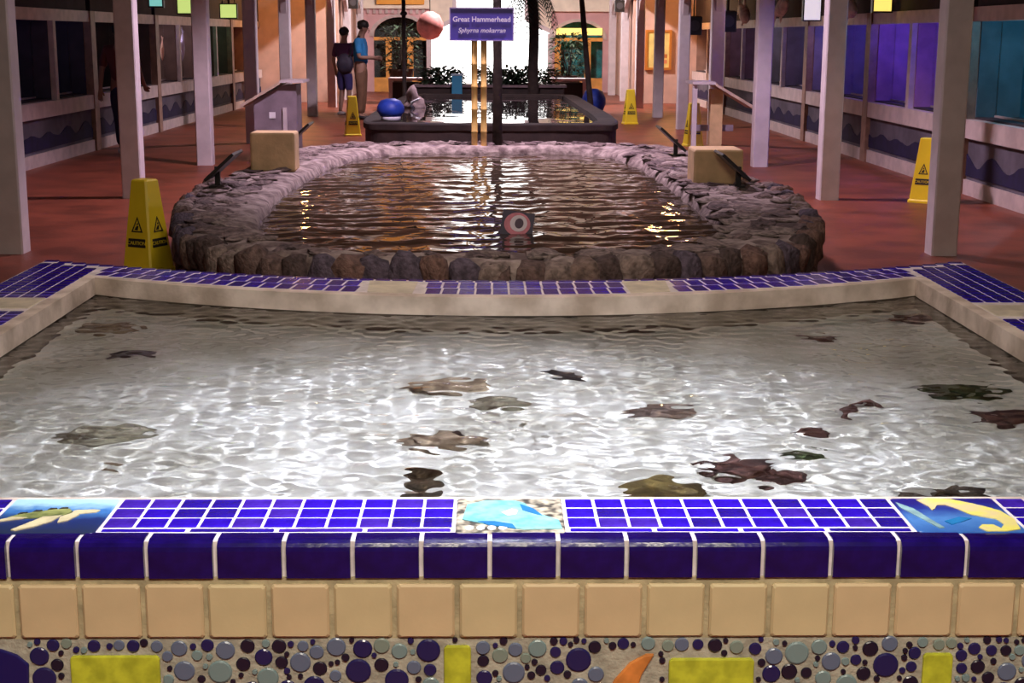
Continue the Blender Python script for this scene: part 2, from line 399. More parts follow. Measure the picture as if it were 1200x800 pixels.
def bay(side, y0, y1, label, tint, watts, far_tint, split=0.55, board='trimpaint', post='brownpost', fishy=False):
    sgn = 1 if side == 'right' else -1
    X = XR if side == 'right' else XL
    root = thing('display_tank', label, 'aquarium', (X, (y0 + y1) / 2, 0), 0, f'display tanks along the {side} wall')
    def bx(d0, d1, ya, yb, z0, z1, name, m, par=None):
        xa, xb = X + sgn * d0, X + sgn * d1
        return MB().box(min(xa, xb), max(xa, xb), ya, yb, z0, z1).build(name, m, par or root)
    pw = 0.24
    bx(-0.06, 0.5, y0, y0 + pw, 0, 1.97, 'pilaster', M[post])
    ya = y0 + pw
    bx(0.0, 0.05, ya, y1, 0.16, 0.60, 'kick_panel', M['kick']); kick_wave(X, ya, y1, sgn, root)
    bx(-0.03, 0.05, ya, y1, 0.0, 0.16, 'base_board', M[board])
    bx(-0.05, 0.05, ya, y1, 0.60, 0.80, 'sill_board', M[board])
    bx(-0.04, 0.10, ya, y1, 1.82, 1.97, 'header_board', M[board])
    bx(0.0, 0.6, ya, y1, 1.97, 3.3, 'upper_panel', M['darkwall'])
    bx(0.05, 0.6, ya, y1, 0.0, 0.82, 'tank_plinth', M['darkwall']); bx(0.10, 0.6, ya, y1, 1.84, 1.97, 'tank_lid', M['darkwall'])
    ym = ya + (y1 - ya) * split
    bx(-0.02, 0.58, ym - 0.06, ym + 0.06, 0.80, 1.82, 'mullion', M[board])
    for (a, b_), tn in zip(((ya, ym - 0.06), (ym + 0.06, y1)), (tint if isinstance(tint, list) else [tint, tint])):
        pm = mat('tank_back_%s' % '_'.join('%03d' % int(c * 100) for c in tn), tn, 0.7, 0.35, 3.0, 0.2, 9)
        bx(0.52, 0.58, a, b_, 0.80, 1.84, 'tank_back', pm)
        fm = mat('tank_side_%s' % '_'.join('%03d' % int(c * 100) for c in far_tint), far_tint, 0.7, 0.2, 4.0)
        bx(0.05, 0.52, b_ - 0.02, b_, 0.80, 1.84, 'tank_side', fm); bx(0.05, 0.52, a, a + 0.02, 0.80, 1.84, 'tank_side', fm)
        bx(0.26, 0.27, a + 0.02, b_ - 0.02, 0.82, 1.82, 'pane', PANE)
        bx(0.25, 0.29, a + 0.02, b_ - 0.02, 0.80, 0.84, 'pane_rail', M[board])
        c = MB()
        for q in range(3):
            cyq = a + (b_ - a) * (0.22 + 0.18 * q)
            c.blob((X + sgn * 0.40, cyq, 0.86), (0.08, 0.14, 0.06 + 0.10 * rnd.random()), 2, 0.4, q + y0, 2.4)
        c.build('coral', mat('tank_coral', (0.35, 0.2, 0.3), 0.9, 0.5, 9.0), root, True)
        if watts > 0:
            mx = max(tn); lc = tuple(0.12 + 0.88 * v / mx for v in tn)
            l = lamp('tank_lamp', 'POINT', (X + sgn * 0.40, (a + b_) / 2 - 0.2, 1.74), watts * 8, lc, 0.03)
    return root
bay('right', 7.9, 11.8, 'tan curtained display tank at the near end of the right wall', [(0.3, 0.2, 0.12), (0.3, 0.2, 0.12)], 0.4, (0.35, 0.22, 0.14))
bay('right', 11.8, 15.6, 'display tank of teal water behind the first right column', [(0.30, 0.2, 0.12), (0.02, 0.32, 0.50)], 2.2, (0.10, 0.16, 0.2), split=0.42)
bay('right', 15.6, 19.7, 'display tank glowing violet between the first and second right columns', [(0.05, 0.02, 0.60), (0.05, 0.015, 0.75)], 3.2, (0.42, 0.20, 0.36))
bay('right', 19.7, 23.6, 'display tank of deep blue water seen past the second right column', [(0.08, 0.04, 0.85), (0.07, 0.06, 0.30)], 2.2, (0.25, 0.2, 0.3))
bay('right', 23.6, 27.5, 'grey blue display tank with pale sill between the second and third right columns', [(0.12, 0.12, 0.45), (0.15, 0.15, 0.25)], 1.0, (0.3, 0.25, 0.25))
bay('right', 27.5, 31.8, 'display tank of dim slate water behind the slanted right reading desk', [(0.16, 0.13, 0.35), (0.15, 0.1, 0.2)], 0.7, (0.3, 0.2, 0.2))
bay('right', 31.8, 36.97, 'dim brown display tank at the far end of the right wall', [(0.2, 0.1, 0.12), (0.2, 0.1, 0.1)], 0.6, (0.3, 0.18, 0.14))
bay('left', 10.0, 13.6, 'unlit display tank at the near end of the left wall', [(0.02, 0.02, 0.05)] * 2, 0, (0.05, 0.04, 0.05))
bay('left', 13.6, 17.3, 'unlit display tank behind the first left column', [(0.02, 0.02, 0.05)] * 2, 0, (0.05, 0.04, 0.05))
bay('left', 17.3, 21.2, 'dark two pane display tank between the first and second left columns', [(0.03, 0.03, 0.10), (0.02, 0.02, 0.05)], 0.15, (0.05, 0.04, 0.07))
bay('left', 21.2, 25.3, 'dark display tank behind the second left column and the shadowed visitor', [(0.03, 0.04, 0.05)] * 2, 0.1, (0.1, 0.06, 0.05))
tl = bay('left', 25.3, 29.0, 'black display tank with pale hanging fish between second and third left columns', [(0.015, 0.012, 0.015)] * 2, 1.2, (0.20, 0.12, 0.09))
bay('left', 29.0, 32.7, 'dim green black display tank just past the third left column', [(0.02, 0.05, 0.03)] * 2, 0.5, (0.12, 0.08, 0.06))
bay('left', 32.7, 36.97, 'dim brown display tank at the far end of the left wall', [(0.2, 0.09, 0.06)] * 2, 0.5, (0.3, 0.16, 0.1))
def fish(name, c, L, m, parent, ang=0.0, axis='y', flip=1):
    """fish body with tail and fins; lies along the axis, turned in that upright plane by ang"""
    b = MB(); loops = []
    ca, sa = math.cos(ang), math.sin(ang)
    def P(t, w, h):
        a, z = t * ca - h * sa, t * sa + h * ca
        return (c[0] + w, c[1] + a * flip, c[2] + z) if axis == 'y' else (c[0] + a * flip, c[1] + w, c[2] + z)
    for t, hh, ww in ((-0.5, .01, .01), (-0.44, .06, .04), (-0.3, .12, .07), (-0.1, .145, .08), (0.12, .11, .06), (0.3, .05, .03), (0.36, .035, .015)):
        loops.append([P(t * L, ww * L * math.cos(q * math.pi / 5), hh * L * math.sin(q * math.pi / 5)) for q in range(10)])
    b.loft(loops)
    def fin(pts):
        n = len(pts); w = 0.008 * L
        b.loft([[P(t * L, -w, h * L) for t, h in pts], [P(t * L, w, h * L) for t, h in pts]])
    fin([(0.32, .03), (0.52, .17), (0.46, 0), (0.52, -.17), (0.32, -.03)])
    fin([(-0.22, .12), (-0.05, .24), (0.10, .10)]); fin([(-0.16, -.12), (0.0, -.22), (0.06, -.1)])
    return b.build(name, m, parent, True)
fish('hanging_fish', (XL - 0.13, 28.35, 1.45), 0.62, mat('lavender_fish', (0.62, 0.56, 0.8), 0.5), tl, R(70))
fish('hanging_fish', (XL - 0.13, 26.6, 1.40), 0.42, mat('peach_fish', (0.8, 0.5, 0.35), 0.5), tl, R(80))

# ------------------------------------------------------------------ touch pool
TP = thing('touch_pool', 'blue tiled touch pool with beige and pebble mosaic front filling the foreground', 'pool', (0.07, 4.1, 0))
XI0, XI1, XO0, XO1 = -1.50, 1.64, -1.80, 1.94
YF0, YF1 = 2.512, 2.755          # front wall faces
ZT = 0.75
def y_in(x): return 5.03 + 0.42 * ((x - 0.07) / 1.57) ** 2
def y_out(x): return 5.37 + 0.50 * ((x - 0.07) / 1.87) ** 2
NB = 28
xs_in = [XI0 + (XI1 - XI0) * i / NB for i in range(NB + 1)]
xs_out = [XO0 + (XO1 - XO0) * i / NB for i in range(NB + 1)]
inner = [(XI0, YF1)] + [(x, y_in(x)) for x in xs_in] + [(XI1, YF1)]
outer = [(XO0, YF0)] + [(x, y_out(x)) for x in xs_out] + [(XO1, YF0)]
def ring(b, lo_out, lo_in, z0, z1):
    n = len(lo_out)
    b.loft([[(x, y, z0) for x, y in lo_out], [(x, y, z1) for x, y in lo_out], [(x, y, z1) for x, y in lo_in], [(x, y, z0) for x, y in lo_in], [(x, y, z0) for x, y in lo_out]], False, False)
    return b
ring(MB(), outer, inner, 0.0, 0.7496).build('basin_wall', M['grout'], TP)
def inset(loop, d):   # towards the middle of the pool
    c = Vector((0.07, 3.9)); return [tuple(Vector(p) + (c - Vector(p)).normalized() * d) for p in loop]
lip_in = [(XI0 + 0.012, YF1 + 0.012)] + [(min(max(x, XI0 + 0.012), XI1 - 0.012), y_in(x) - 0.012) for x in xs_in] + [(XI1 - 0.012, YF1 + 0.012)]
lip_out = [(XI0 - 0.035, YF1 - 0.0005)] + [(XI0 - 0.035 + (XI1 - XI0 + 0.07) * i / NB, y_in(xs_in[i]) + 0.05) for i in range(NB + 1)] + [(XI1 + 0.035, YF1 - 0.0005)]
ring(MB(), lip_out, lip_in, 0.685, 0.7502).build('stained_lip', M['lip'], TP)
ln_in = [(XI0 + 0.008, YF1 + 0.008)] + [(min(max(x, XI0 + 0.008), XI1 - 0.008), y_in(x) - 0.008) for x in xs_in] + [(XI1 - 0.008, YF1 + 0.008)]
lining = ring(MB(), inner, ln_in, 0.30, 0.69).build('algae_lining', M['lining'], TP)
# sand bed, gently heaped
def sand_z(x, y):
    e = min(x - XI0, XI1 - x, y_in(x) - y, y - YF1)
    return 0.385 + 0.02 * noise.noise(Vector((x * 1.7, y * 1.7, 0))) + 0.012 * noise.noise(Vector((x * 6, y * 6, 3))) + 0.05 * math.exp(-max(e, 0) / 0.08)
b = MB(); NX, NY = 70, 60; vv = []; ff = []
for j in range(NY + 1):
    for i in range(NX + 1):
        x = XI0 + (XI1 - XI0) * i / NX; y = YF1 + (y_in(x) - YF1) * j / NY
        vv.append((x, y, sand_z(x, y)))
for j in range(NY):
    for i in range(NX):
        a = j * (NX + 1) + i; ff.append((a, a + 1, a + NX + 2, a + NX + 1))
sand = b.add(vv, ff).build('sand_bed', M['sand'], TP, True, False)
sand['kind'] = 'stuff'
# water with real ripples
ZW = 0.682
CAU = 0.0036
wr = random.Random(3)
def sheet(name, x, y, z, waves, m):
    h = np.full(x.shape, z)
    for kx, ky, p_, a_ in waves: h = h + a_ * np.sin(kx * x + ky * y + p_)
    ny, nx = x.shape
    co = np.stack([x, y, h], -1).reshape(-1, 3)
    a = (np.arange(ny - 1)[:, None] * nx + np.arange(nx - 1)[None, :]).reshape(-1)
    f = np.stack([a, a + 1, a + nx + 1, a + nx], -1)
    me = bpy.data.meshes.new(name)
    me.vertices.add(len(co)); me.vertices.foreach_set('co', co.astype(np.float32).reshape(-1))
    me.loops.add(f.size); me.loops.foreach_set('vertex_index', f.astype(np.int32).reshape(-1))
    me.polygons.add(len(f)); me.polygons.foreach_set('loop_start', np.arange(0, f.size, 4, dtype=np.int32))
    me.polygons.foreach_set('use_smooth', np.ones(len(f), dtype=bool))
    me.update(calc_edges=True); me.validate()
    me.materials.append(m)
    o = bpy.data.objects.new(name, me); C.objects.link(o); return o
WAVES = []
for i in range(24):
    lam = 0.050 * (1.042 ** i) if i < 18 else 0.14 * 1.28 ** (i - 18); a = wr.uniform(0, 2 * math.pi); kk = 2 * math.pi / lam
    WAVES.append((kk * math.cos(a), kk * math.sin(a), wr.uniform(0, 6.28), CAU * lam * (1.0 if i < 18 else 0.6)))
NX, NY = 600, 520
jj, ii = np.mgrid[0:NY + 1, 0:NX + 1]
gx = XI0 + 0.009 + (XI1 - XI0 - 0.018) * ii / NX
gy = YF1 + 0.009 + (5.03 + 0.42 * ((gx - 0.07) / 1.57) ** 2 - YF1 - 0.018) * jj / NY
wm = water_mat('clear_water', (0.97, 1.0, 1.0))
tw = sheet('touch_pool_water', gx, gy, ZW, WAVES, wm); tag(tw, 'clear rippled water of the bright touch pool over white sand', 'water', kind='stuff')
tw.cycles.is_caustics_caster = True
RECEIVERS = [sand, lining]

# tiles of the pool
def tile_mesh(name, w, d, h, m, bv=0.0016):
    return MB().bevbox(-w / 2, w / 2, -d / 2, d / 2, 0, h, bv).mesh(name, m)
P_ = lambda x, y: at_z(x, y, ZT)
xA0, xA1 = P_(532, 606).x, P_(663, 606).x          # the wave picture tile
xT1 = P_(128, 606).x; xT0 = xT1 - (xA1 - xA0)      # turtle
xS0 = P_(1058, 606).x; xS1 = xS0 + (xA1 - xA0)     # seahorse
pitch_l, pitch_r = (xA0 - xT1) / 11, (xS0 - xA1) / 11
rows_y = [2.728, 2.670, 2.613]
blues = ['cobalt', 'cobalt', 'cobalt2', 'cobalt3']
BLUE = {}
def blue_mesh(w, d):
    k = (round(w, 3), round(d, 3)); 
    if k not in BLUE: BLUE[k] = [tile_mesh('blue_tile', w, d, 0.012, M[c]) for c in blues]
    return BLUE[k][rnd.randrange(4)]
n_blue = 0
def blue(x, y, w, d, rz=0.0):
    global n_blue; n_blue += 1
    t = (rnd.uniform(-.006, .006), rnd.uniform(-.006, .006), rz + rnd.uniform(-.01, .01))
    return inst('blue_tile', blue_mesh(w, d), TP, (x, y, ZT - 0.0115 + rnd.uniform(-.0003, .0003)), t)
cols = []
for q in range(11): cols.append((xT1 + pitch_l * (q + 0.5), pitch_l)); cols.append((xA1 + pitch_r * (q + 0.5), pitch_r))
q = 0
while xT0 - pitch_l * (q + 1) > XO0 + 0.02: cols.append((xT0 - pitch_l * (q + 0.5), pitch_l)); q += 1
q = 0
while xS1 + pitch_r * (q + 1) < XO1 - 0.02: cols.append((xS1 + pitch_r * (q + 0.5), pitch_r)); q += 1
for x, p in cols:
    for yy in rows_y: blue(x, yy, p - 0.0045, 0.0525)
# cut strip between the tile rows and the edge tiles
for x0, x1 in ((xT1, xA0), (xA1, xS0)):
    n = 4; w = (x1 - x0) / n
    for i in range(n): blue(x0 + w * (i + 0.5), 2.5705, w - 0.008, 0.018)
# edge tiles with a rounded top
ep = (XO1 - XO0) / 30
pr = [(2.5, 0.683), (2.5, 0.734), (2.5015, 0.742), (2.506, 0.748), (2.513, 0.7515), (2.522, 0.7525), (2.553, 0.7515), (2.553, 0.735), (2.512, 0.735), (2.512, 0.683)]
e_off = P_(574, 632).x % ep
em = MB().loft([[(-ep / 2 + 0.0042, y - 2.5, z - 0.683) for y, z in pr], [(ep / 2 - 0.0042, y - 2.5, z - 0.683) for y, z in pr]]).mesh('edge_tile', M['edge'])
for i in range(-18, 20):
    x = e_off + ep * (i + 0.5)
    if XO0 + ep / 2 - 0.01 < x < XO1 - ep / 2 + 0.01:
        inst('edge_tile', em, TP, (x, 2.5 + rnd.uniform(0, .0012), 0.683 + rnd.uniform(-.0008, .0008)))
# beige tiles on the front
MB().box(XO0, XO1, 2.506, 2.5125, 0.5635, 0.682).build('front_grout', M['wallgrout'], TP)
MB().box(XO0, XO1, 2.505, 2.5125, 0.0, 0.5635).build('mosaic_grout', mat('grey_grout', (0.40, 0.37, 0.31), 0.9, 0.25, 25.0, 0.3, 90), TP)
bp_ = 0.1146; b_off = at_y(617 - 8, 715, 2.5).x % bp_
bt = [MB().bevbox(-0.0525, 0.0525, -0.0515, 0.0515, 0, 0.009, 0.004).mesh('beige_tile', M[c]) for c in ('beige', 'beige2')]
for i in range(-18, 20):
    x = b_off + bp_ * (i + 0.5)
    if XO0 + 0.055 < x < XO1 - 0.055:
        inst('beige_tile', bt[rnd.randrange(2)], TP, (x, 2.507 + rnd.uniform(-.001, .001), 0.6185), (R(90) + rnd.uniform(-.01, .01), 0, rnd.uniform(-.008, .008)))
# pebble mosaic: round glazed discs, yellow tiles and a starfish arm
DISC = [mat('disc_navy', (0.02, 0.016, 0.10), 0.22, 0.3, 30.0), mat('disc_ink', (0.015, 0.01, 0.028), 0.25), mat('disc_slate', (0.13, 0.16, 0.26), 0.28, 0.25, 30.0),
        mat('disc_teal', (0.20, 0.28, 0.30), 0.3, 0.25, 30.0), mat('disc_sage', (0.22, 0.27, 0.24), 0.3, 0.25, 30.0)]
dm = [MB().lathe([(1.0, 0), (1.0, 0.7), (0.86, 1.0)], 0, 0, 20).mesh('mosaic_disc', m_) for m_ in DISC]
YM = 2.507
def P5(x, y): p = at_y(x, y, 2.503); return p.x, p.z
keep = []
def accent(name, pts, m, t=0.008):
    bb = MB().prism(pts, YM - t, YM + 0.002, 'y').build(name, m, TP); bevel(bb, 0.003, 2); return bb
yl = mat('yellow_glaze', (0.52, 0.54, 0.04), 0.3, 0.25, 30.0)
def rect_px(x0, x1, y0, y1, name, m):
    (a, z1_), (c, _), (_, z0_) = P5(x0, y0), P5(x1, y0), P5(x0, y1)
    rr_ = 0.007; accent(name, [(a, z0_), (c, z0_), (c, z1_ - rr_), (c - rr_ * .3, z1_ - rr_ * .3), (c - rr_, z1_), (a + rr_, z1_), (a + rr_ * .3, z1_ - rr_ * .3), (a, z1_ - rr_)], m); keep.append((a - .004, c + .004, z0_ - .004, z1_ + .004))
for x0, x1, y0 in ((82, 187, 768), (520, 552, 756), (784, 884, 771), (1082, 1117, 765)):
    rect_px(x0, x1, y0, 815 if x1 - x0 > 60 else 850, 'yellow_tile', yl)
a0 = P5(0, 760); a1 = P5(34, 778); a2 = P5(34, 850); a3 = P5(-60, 850); a4 = P5(-40, 766)
accent('navy_mosaic_shape', [a3, a2, a1, P5(20, 767), a0, a4], mat('disc_deep', (0.014, 0.01, 0.11), 0.22)); keep.append((a3[0], a2[0] + .005, a3[1], a0[1] + .006))
so = mat('orange_glaze', (0.72, 0.25, 0.06), 0.35, 0.3, 20.0)
accent('starfish_arm', [P5(700, 830), P5(740, 830), P5(752, 790), P5(767, 766), P5(757, 766), P5(738, 776), P5(720, 796)], so)
keep.append((P5(708, 800)[0], P5(768, 800)[0], P5(0, 830)[1], P5(0, 764)[1]))
discs = []
def try_disc(x, z, r, ci):
    for a, c, z0, z1 in keep:
        if x + r > a and x - r < c and z + r > z0 and z - r < z1: return False
    for X_, Z_, R_ in discs:
        if math.hypot(x - X_, z - Z_) < r + R_ + 0.0014: return False
    if z + r > 0.5665: return False
    discs.append((x, z, r))
    inst('mosaic_disc', dm[ci], TP, (x, YM, z), (R(90), 0, 0), (r, r, 0.006))
    return True
MP = 0.001572    # metres per picture pixel at the mosaic
for px, py, rp, ci in ((46, 769, 12, 0), (62, 756, 8, 0), (52, 795, 15, 0), (67, 779, 8, 1), (110, 757, 8, 0), (130, 759, 8, 2), (156, 757, 8, 0), (197, 764, 11, 2),
        (216, 786, 13, 2), (218, 770, 7, 0), (234, 774, 10, 0), (243, 756, 8, 0), (258, 787, 15, 3), (264, 762, 12, 2), (290, 757, 9, 1), (285, 778, 9, 1), (309, 770, 11, 0),
        (330, 776, 8, 1), (352, 776, 13, 2), (327, 757, 9, 1), (355, 757, 7, 2), (371, 764, 9, 2), (375, 783, 9, 1), (394, 758, 12, 2), (425, 760, 12, 0), (444, 760, 9, 2), (468, 763, 10, 3),
        (502, 762, 15, 0), (420, 786, 16, 0), (447, 779, 9, 1), (465, 797, 15, 0), (485, 782, 9, 2), (504, 785, 8, 0), (566, 759, 9, 2), (586, 768, 10, 4), (572, 783, 12, 2), (604, 761, 9, 2), (602, 788, 14, 2),
        (632, 756, 12, 2), (651, 764, 7, 0), (678, 773, 16, 0), (697, 758, 8, 1), (709, 775, 12, 0), (734, 758, 12, 2), (774, 758, 8, 0), (653, 782, 9, 0), (634, 785, 7, 1), (770, 786, 8, 0),
        (799, 755, 9, 2), (818, 755, 7, 0), (838, 756, 9, 1), (885, 760, 8, 0), (907, 769, 11, 2), (934, 765, 15, 3), (960, 758, 10, 3), (974, 775, 12, 2), (988, 758, 8, 0), (1020, 760, 10, 1), (1003, 773, 7, 0),
        (1038, 779, 16, 0), (1012, 789, 9, 1), (1072, 765, 8, 0), (1068, 781, 7, 0), (945, 788, 7, 1), (1125, 765, 8, 0), (1142, 760, 8, 0), (1162, 762, 7, 0), (1179, 762, 7, 1), (1146, 781, 9, 1), (1180, 787, 12, 2), (1127, 783, 7, 0), (1158, 794, 8, 1)):
    x, z = P5(px, py); try_disc(x, z, rp * MP * 0.94, ci)
for rs, tries in (((0.020, 0.017, 0.015), 2500), ((0.013, 0.011, 0.010), 3500), ((0.0075, 0.006, 0.005), 4000)):
    for _ in range(tries):
        if len(discs) > 290: break
        x = rnd.uniform(-1.15, 1.25); z = rnd.uniform(0.455, 0.561); r = rnd.choice(rs)
        if abs(x) > 1.0 and r < 0.0145: continue
        if z < 0.478 and r < 0.0095: continue
        try_disc(x, z, r, rnd.choice((0, 0, 1, 2, 2, 3, 4)) if r > 0.009 else rnd.choice((1, 1, 0, 3)))
# picture tiles with raised inlay
def picture_tile(name, x0, x1, m, label):
    o = MB().bevbox(x0 + 0.004, x1 - 0.004, 2.548, 2.752, ZT - 0.01, ZT + 0.0025, 0.003).build(name, m, TP); o['label'] = label
    return o
def inlay(tile, pts, m, x0, x1, h=0.0015, lvl=1, nm='inlay'):
    """shape given in 0..1 tile units, laid on the tile"""
    P2 = [(x0 + 0.004 + u * (x1 - x0 - 0.008), 2.548 + v * 0.204) for u, v in pts]
    z = ZT + 0.0025
    return MB().prism(P2, z - 0.001, z + h * lvl, 'z').build(nm, m, tile)
def grad_mat(name, stops, axis=1, rough=0.3, nscale=9, namt=0.25):
    if name in MATS: return MATS[name]
    m = mat(name, stops[0][1], rough); nt = m.node_tree; bs = nt.nodes['Principled BSDF']
    tc = nt.nodes.new('ShaderNodeTexCoord'); sp = nt.nodes.new('ShaderNodeSeparateXYZ'); nt.links.new(tc.outputs['Generated'], sp.inputs[0])
    n = nt.nodes.new('ShaderNodeTexNoise'); n.inputs['Scale'].default_value = nscale; nt.links.new(tc.outputs['Generated'], n.inputs['Vector'])
    ma = nt.nodes.new('ShaderNodeMath'); ma.operation = 'MULTIPLY_ADD'; ma.inputs[1].default_value = namt
    nt.links.new(n.outputs['Fac'], ma.inputs[0]); nt.links.new(sp.outputs[axis], ma.inputs[2])
    r = nt.nodes.new('ShaderNodeValToRGB'); e = r.color_ramp.elements
    while len(e) < len(stops): e.new(0.5)
    for k_, (p, c) in enumerate(stops): e[k_].position = p; e[k_].color = (*c, 1)
    nt.links.new(ma.outputs[0], r.inputs[0]); nt.links.new(r.outputs[0], bs.inputs['Base Color'])
    return m
turtle_bg = grad_mat('turtle_sea', [(0.0, (0.02, 0.03, 0.06)), (0.5, (0.012, 0.03, 0.16)), (0.78, (0.06, 0.22, 0.6)), (1.0, (0.45, 0.75, 0.9))])
t = picture_tile('picture_tile', xT0, xT1, turtle_bg, 'hand painted tile of a swimming sea turtle')
gsh = mat('turtle_shell', (0.42, 0.45, 0.16), 0.3, 0.0, 30.0, col2=(0.12, 0.15, 0.05)); gcr = mat('turtle_cream', (0.75, 0.66, 0.42), 0.3, 0.2, 30.0)
inlay(t, [(.10, .42), (.25, .40), (.45, .42), (.6, .5), (.66, .58), (.6, .68), (.45, .66), (.3, .58), (.16, .5)], gsh, xT0, xT1, nm='turtle_shell')
inlay(t, [(.63, .58), (.7, .52), (.88, .58), (.9, .64), (.84, .66), (.68, .64)], gcr, xT0, xT1, nm='turtle_head')
inlay(t, [(.42, .44), (.30, .20), (.24, .08), (.28, .06), (.42, .16), (.54, .32), (.58, .48)], gcr, xT0, xT1, lvl=1.3, nm='turtle_flipper')
inlay(t, [(.58, .44), (.60, .28), (.68, .34), (.74, .5), (.66, .55)], gcr, xT0, xT1, lvl=1.3, nm='turtle_flipper')
inlay(t, [(.14, .44), (.02, .34), (.01, .28), (.12, .34), (.3, .42)], gcr, xT0, xT1, lvl=1.2, nm='turtle_flipper')
for u, v in ((.2, .54), (.32, .60), (.44, .66), (.54, .68)):
    inlay(t, [(u - .035, v - .02), (u + .035, v), (u + .04, v + .035), (u - .02, v + .025)], M['ink'], xT0, xT1, lvl=1.5, nm='shell_spot')
wave_bg = mat('pebble_print', (0.62, 0.55, 0.42), 0.35, 0.0, 55.0, col2=(0.05, 0.045, 0.04), detail=1.0)
t = picture_tile('picture_tile', xA0, xA1, wave_bg, 'hand painted tile of a turquoise sea between pebbled shores')
turq = mat('turquoise_glaze', (0.34, 0.66, 0.68), 0.25, 0.0, 26.0, col2=(0.16, 0.47, 0.58)); azure = mat('azure_glaze', (0.02, 0.2, 0.5), 0.25, 0.2, 20.0)
inlay(t, [(.06, .36), (.1, .8), (.28, .92), (.55, .92), (.64, .84), (.8, .5), (.95, .34), (.97, .1), (.62, .08), (.45, .14), (.24, .25)], turq, xA0, xA1, nm='sea')
inlay(t, [(.60, .80), (.62, .62), (.74, .50), (.80, .46), (.73, .66)], azure, xA0, xA1, lvl=1.4, nm='deep_water')
inlay(t, [(.20, .30), (.36, .30), (.52, .22), (.55, .10), (.45, .14), (.3, .2)], azure, xA0, xA1, lvl=1.4, nm='deep_water')
inlay(t, [(.42, .56), (.52, .66), (.58, .62), (.56, .5), (.48, .46)], mat('foam_glaze', (0.7, 0.85, 0.85), 0.3), xA0, xA1, lvl=1.3, nm='foam_patch')
for i in range(4):
    u = .13 + i * .1
    pts = [(u + .04 * math.cos(q), .12 + .06 * math.sin(q)) for q in [k_ * math.pi / 4 for k_ in range(8)]]
    inlay(t, pts, M['white'], xA0, xA1, lvl=1.2, nm='pebble')
sea_bg = grad_mat('seahorse_sea', [(0.1, (0.03, 0.12, 0.42)), (0.5, (0.08, 0.24, 0.62)), (0.8, (0.02, 0.04, 0.3)), (1.0, (0.015, 0.01, 0.2))])
t = picture_tile('picture_tile', xS0, xS1, sea_bg, 'hand painted tile of a yellow seahorse in blue sea')
yel = mat('seahorse_yellow', (0.85, 0.78, 0.16), 0.3, 0.0, 22.0, col2=(0.8, 0.66, 0.35))
inlay(t, [(.24, .93), (.36, .98), (.58, .95), (.74, .82), (.84, .72), (.94, .60), (.99, .35), (.95, .08), (.8, .02), (.62, .02), (.58, .12), (.64, .2), (.74, .2), (.78, .1), (.84, .2), (.82, .36), (.72, .42), (.62, .5), (.55, .66), (.47, .78), (.40, .78), (.34, .66), (.30, .62), (.30, .72)], yel, xS0, xS1, nm='seahorse')
inlay(t, [(.02, .86), (.14, .66), (.22, .30), (.27, .12), (.22, .1), (.12, .4), (.02, .7)], mat('reed_glaze', (0.3, 0.5, 0.55), 0.3, 0.3, 25.0), xS0, xS1, nm='sea_grass')
inlay(t, [(.32, .3), (.5, .42), (.6, .38), (.5, .3), (.36, .2)], azure, xS0, xS1, nm='deep_water')

# back and side coping: cream tiles and blue rows (the nearest as parts, the rest joined)
crm = mat('cream_tile', (0.70, 0.62, 0.50), 0.45, 0.2, 14.0, 0.1, 30)
gaps = [(at_z(431, 338, ZT).x, at_z(486, 338, ZT).x), (at_z(735, 338, ZT).x, at_z(784, 338, ZT).x)]
for a, c in gaps:
    b = MB(); n = 1
    p = [(a + .004, y_in(a) + 0.055), (c - .004, y_in(c) + 0.055), (c + .006, y_out(c) - 0.035), (a - .006, y_out(a) - 0.035)]
    b.prism(p, ZT - .01, ZT + .002, 'z').build('cream_tile', crm, TP)
rest = MB()
xpos = []; x = XI0 + 0.03
while x < XI1 - 0.01: xpos.append(x); x += 0.0605
for x in xpos:
    if any(a - 0.02 < x < c + 0.02 for a, c in gaps): continue
    yi, yo = y_in(x) + 0.052, y_out(x) - 0.035
    w = (yo - yi) / 2
    sl = math.atan(2 * 0.46 * (x - 0.07) / 1.7 ** 2)
    blue(x, yi + w * 0.5, 0.054, w - 0.010, sl * 0.5); blue(x + 0.004 * (x - .07), yi + w * 1.5, 0.054, w - 0.010, sl * 0.5)
for sx, x_in, x_out in ((-1, XI0, XO0), (1, XI1, XO1)):
    cream_y = at_z(18, 355, ZT).y if sx < 0 else at_z(1186, 364, ZT).y
    b = MB(); xa, xb = sorted((x_in + sx * 0.04, x_out - sx * 0.03)); b.bevbox(xa, xb, cream_y - 0.10, cream_y + 0.10, ZT - .01, ZT + .002, 0.003).build('cream_tile', crm, TP)
    y = 2.85
    while y < 5.80:
        for r_ in range(5):
            x = x_in + sx * (0.062 + r_ * 0.0525)
            if abs(y - cream_y) < 0.125: continue
            if y > y_out(x) - 0.06 or (abs(x) < 0): continue
            if n_blue < 296 and 4.35 < y < 5.2: blue(x, y, 0.047, 0.054)
            else: rest.bevbox(x - .0235, x + .0235, y - .027, y + .027, ZT - .0095, ZT + .0022, .003)
        y += 0.0605
for i in range(60):                             # blue edge along the back
    x = XO0 + (XO1 - XO0) * (i + 0.5) / 60; yo = y_out(x)
    rest.bevbox(x - .028, x + .028, yo - .028, yo + .006, ZT - .05, ZT + .002, .003)
ro = rest.build('blue_tile_field', M['cobalt2'], TP); ro['kind'] = 'stuff'

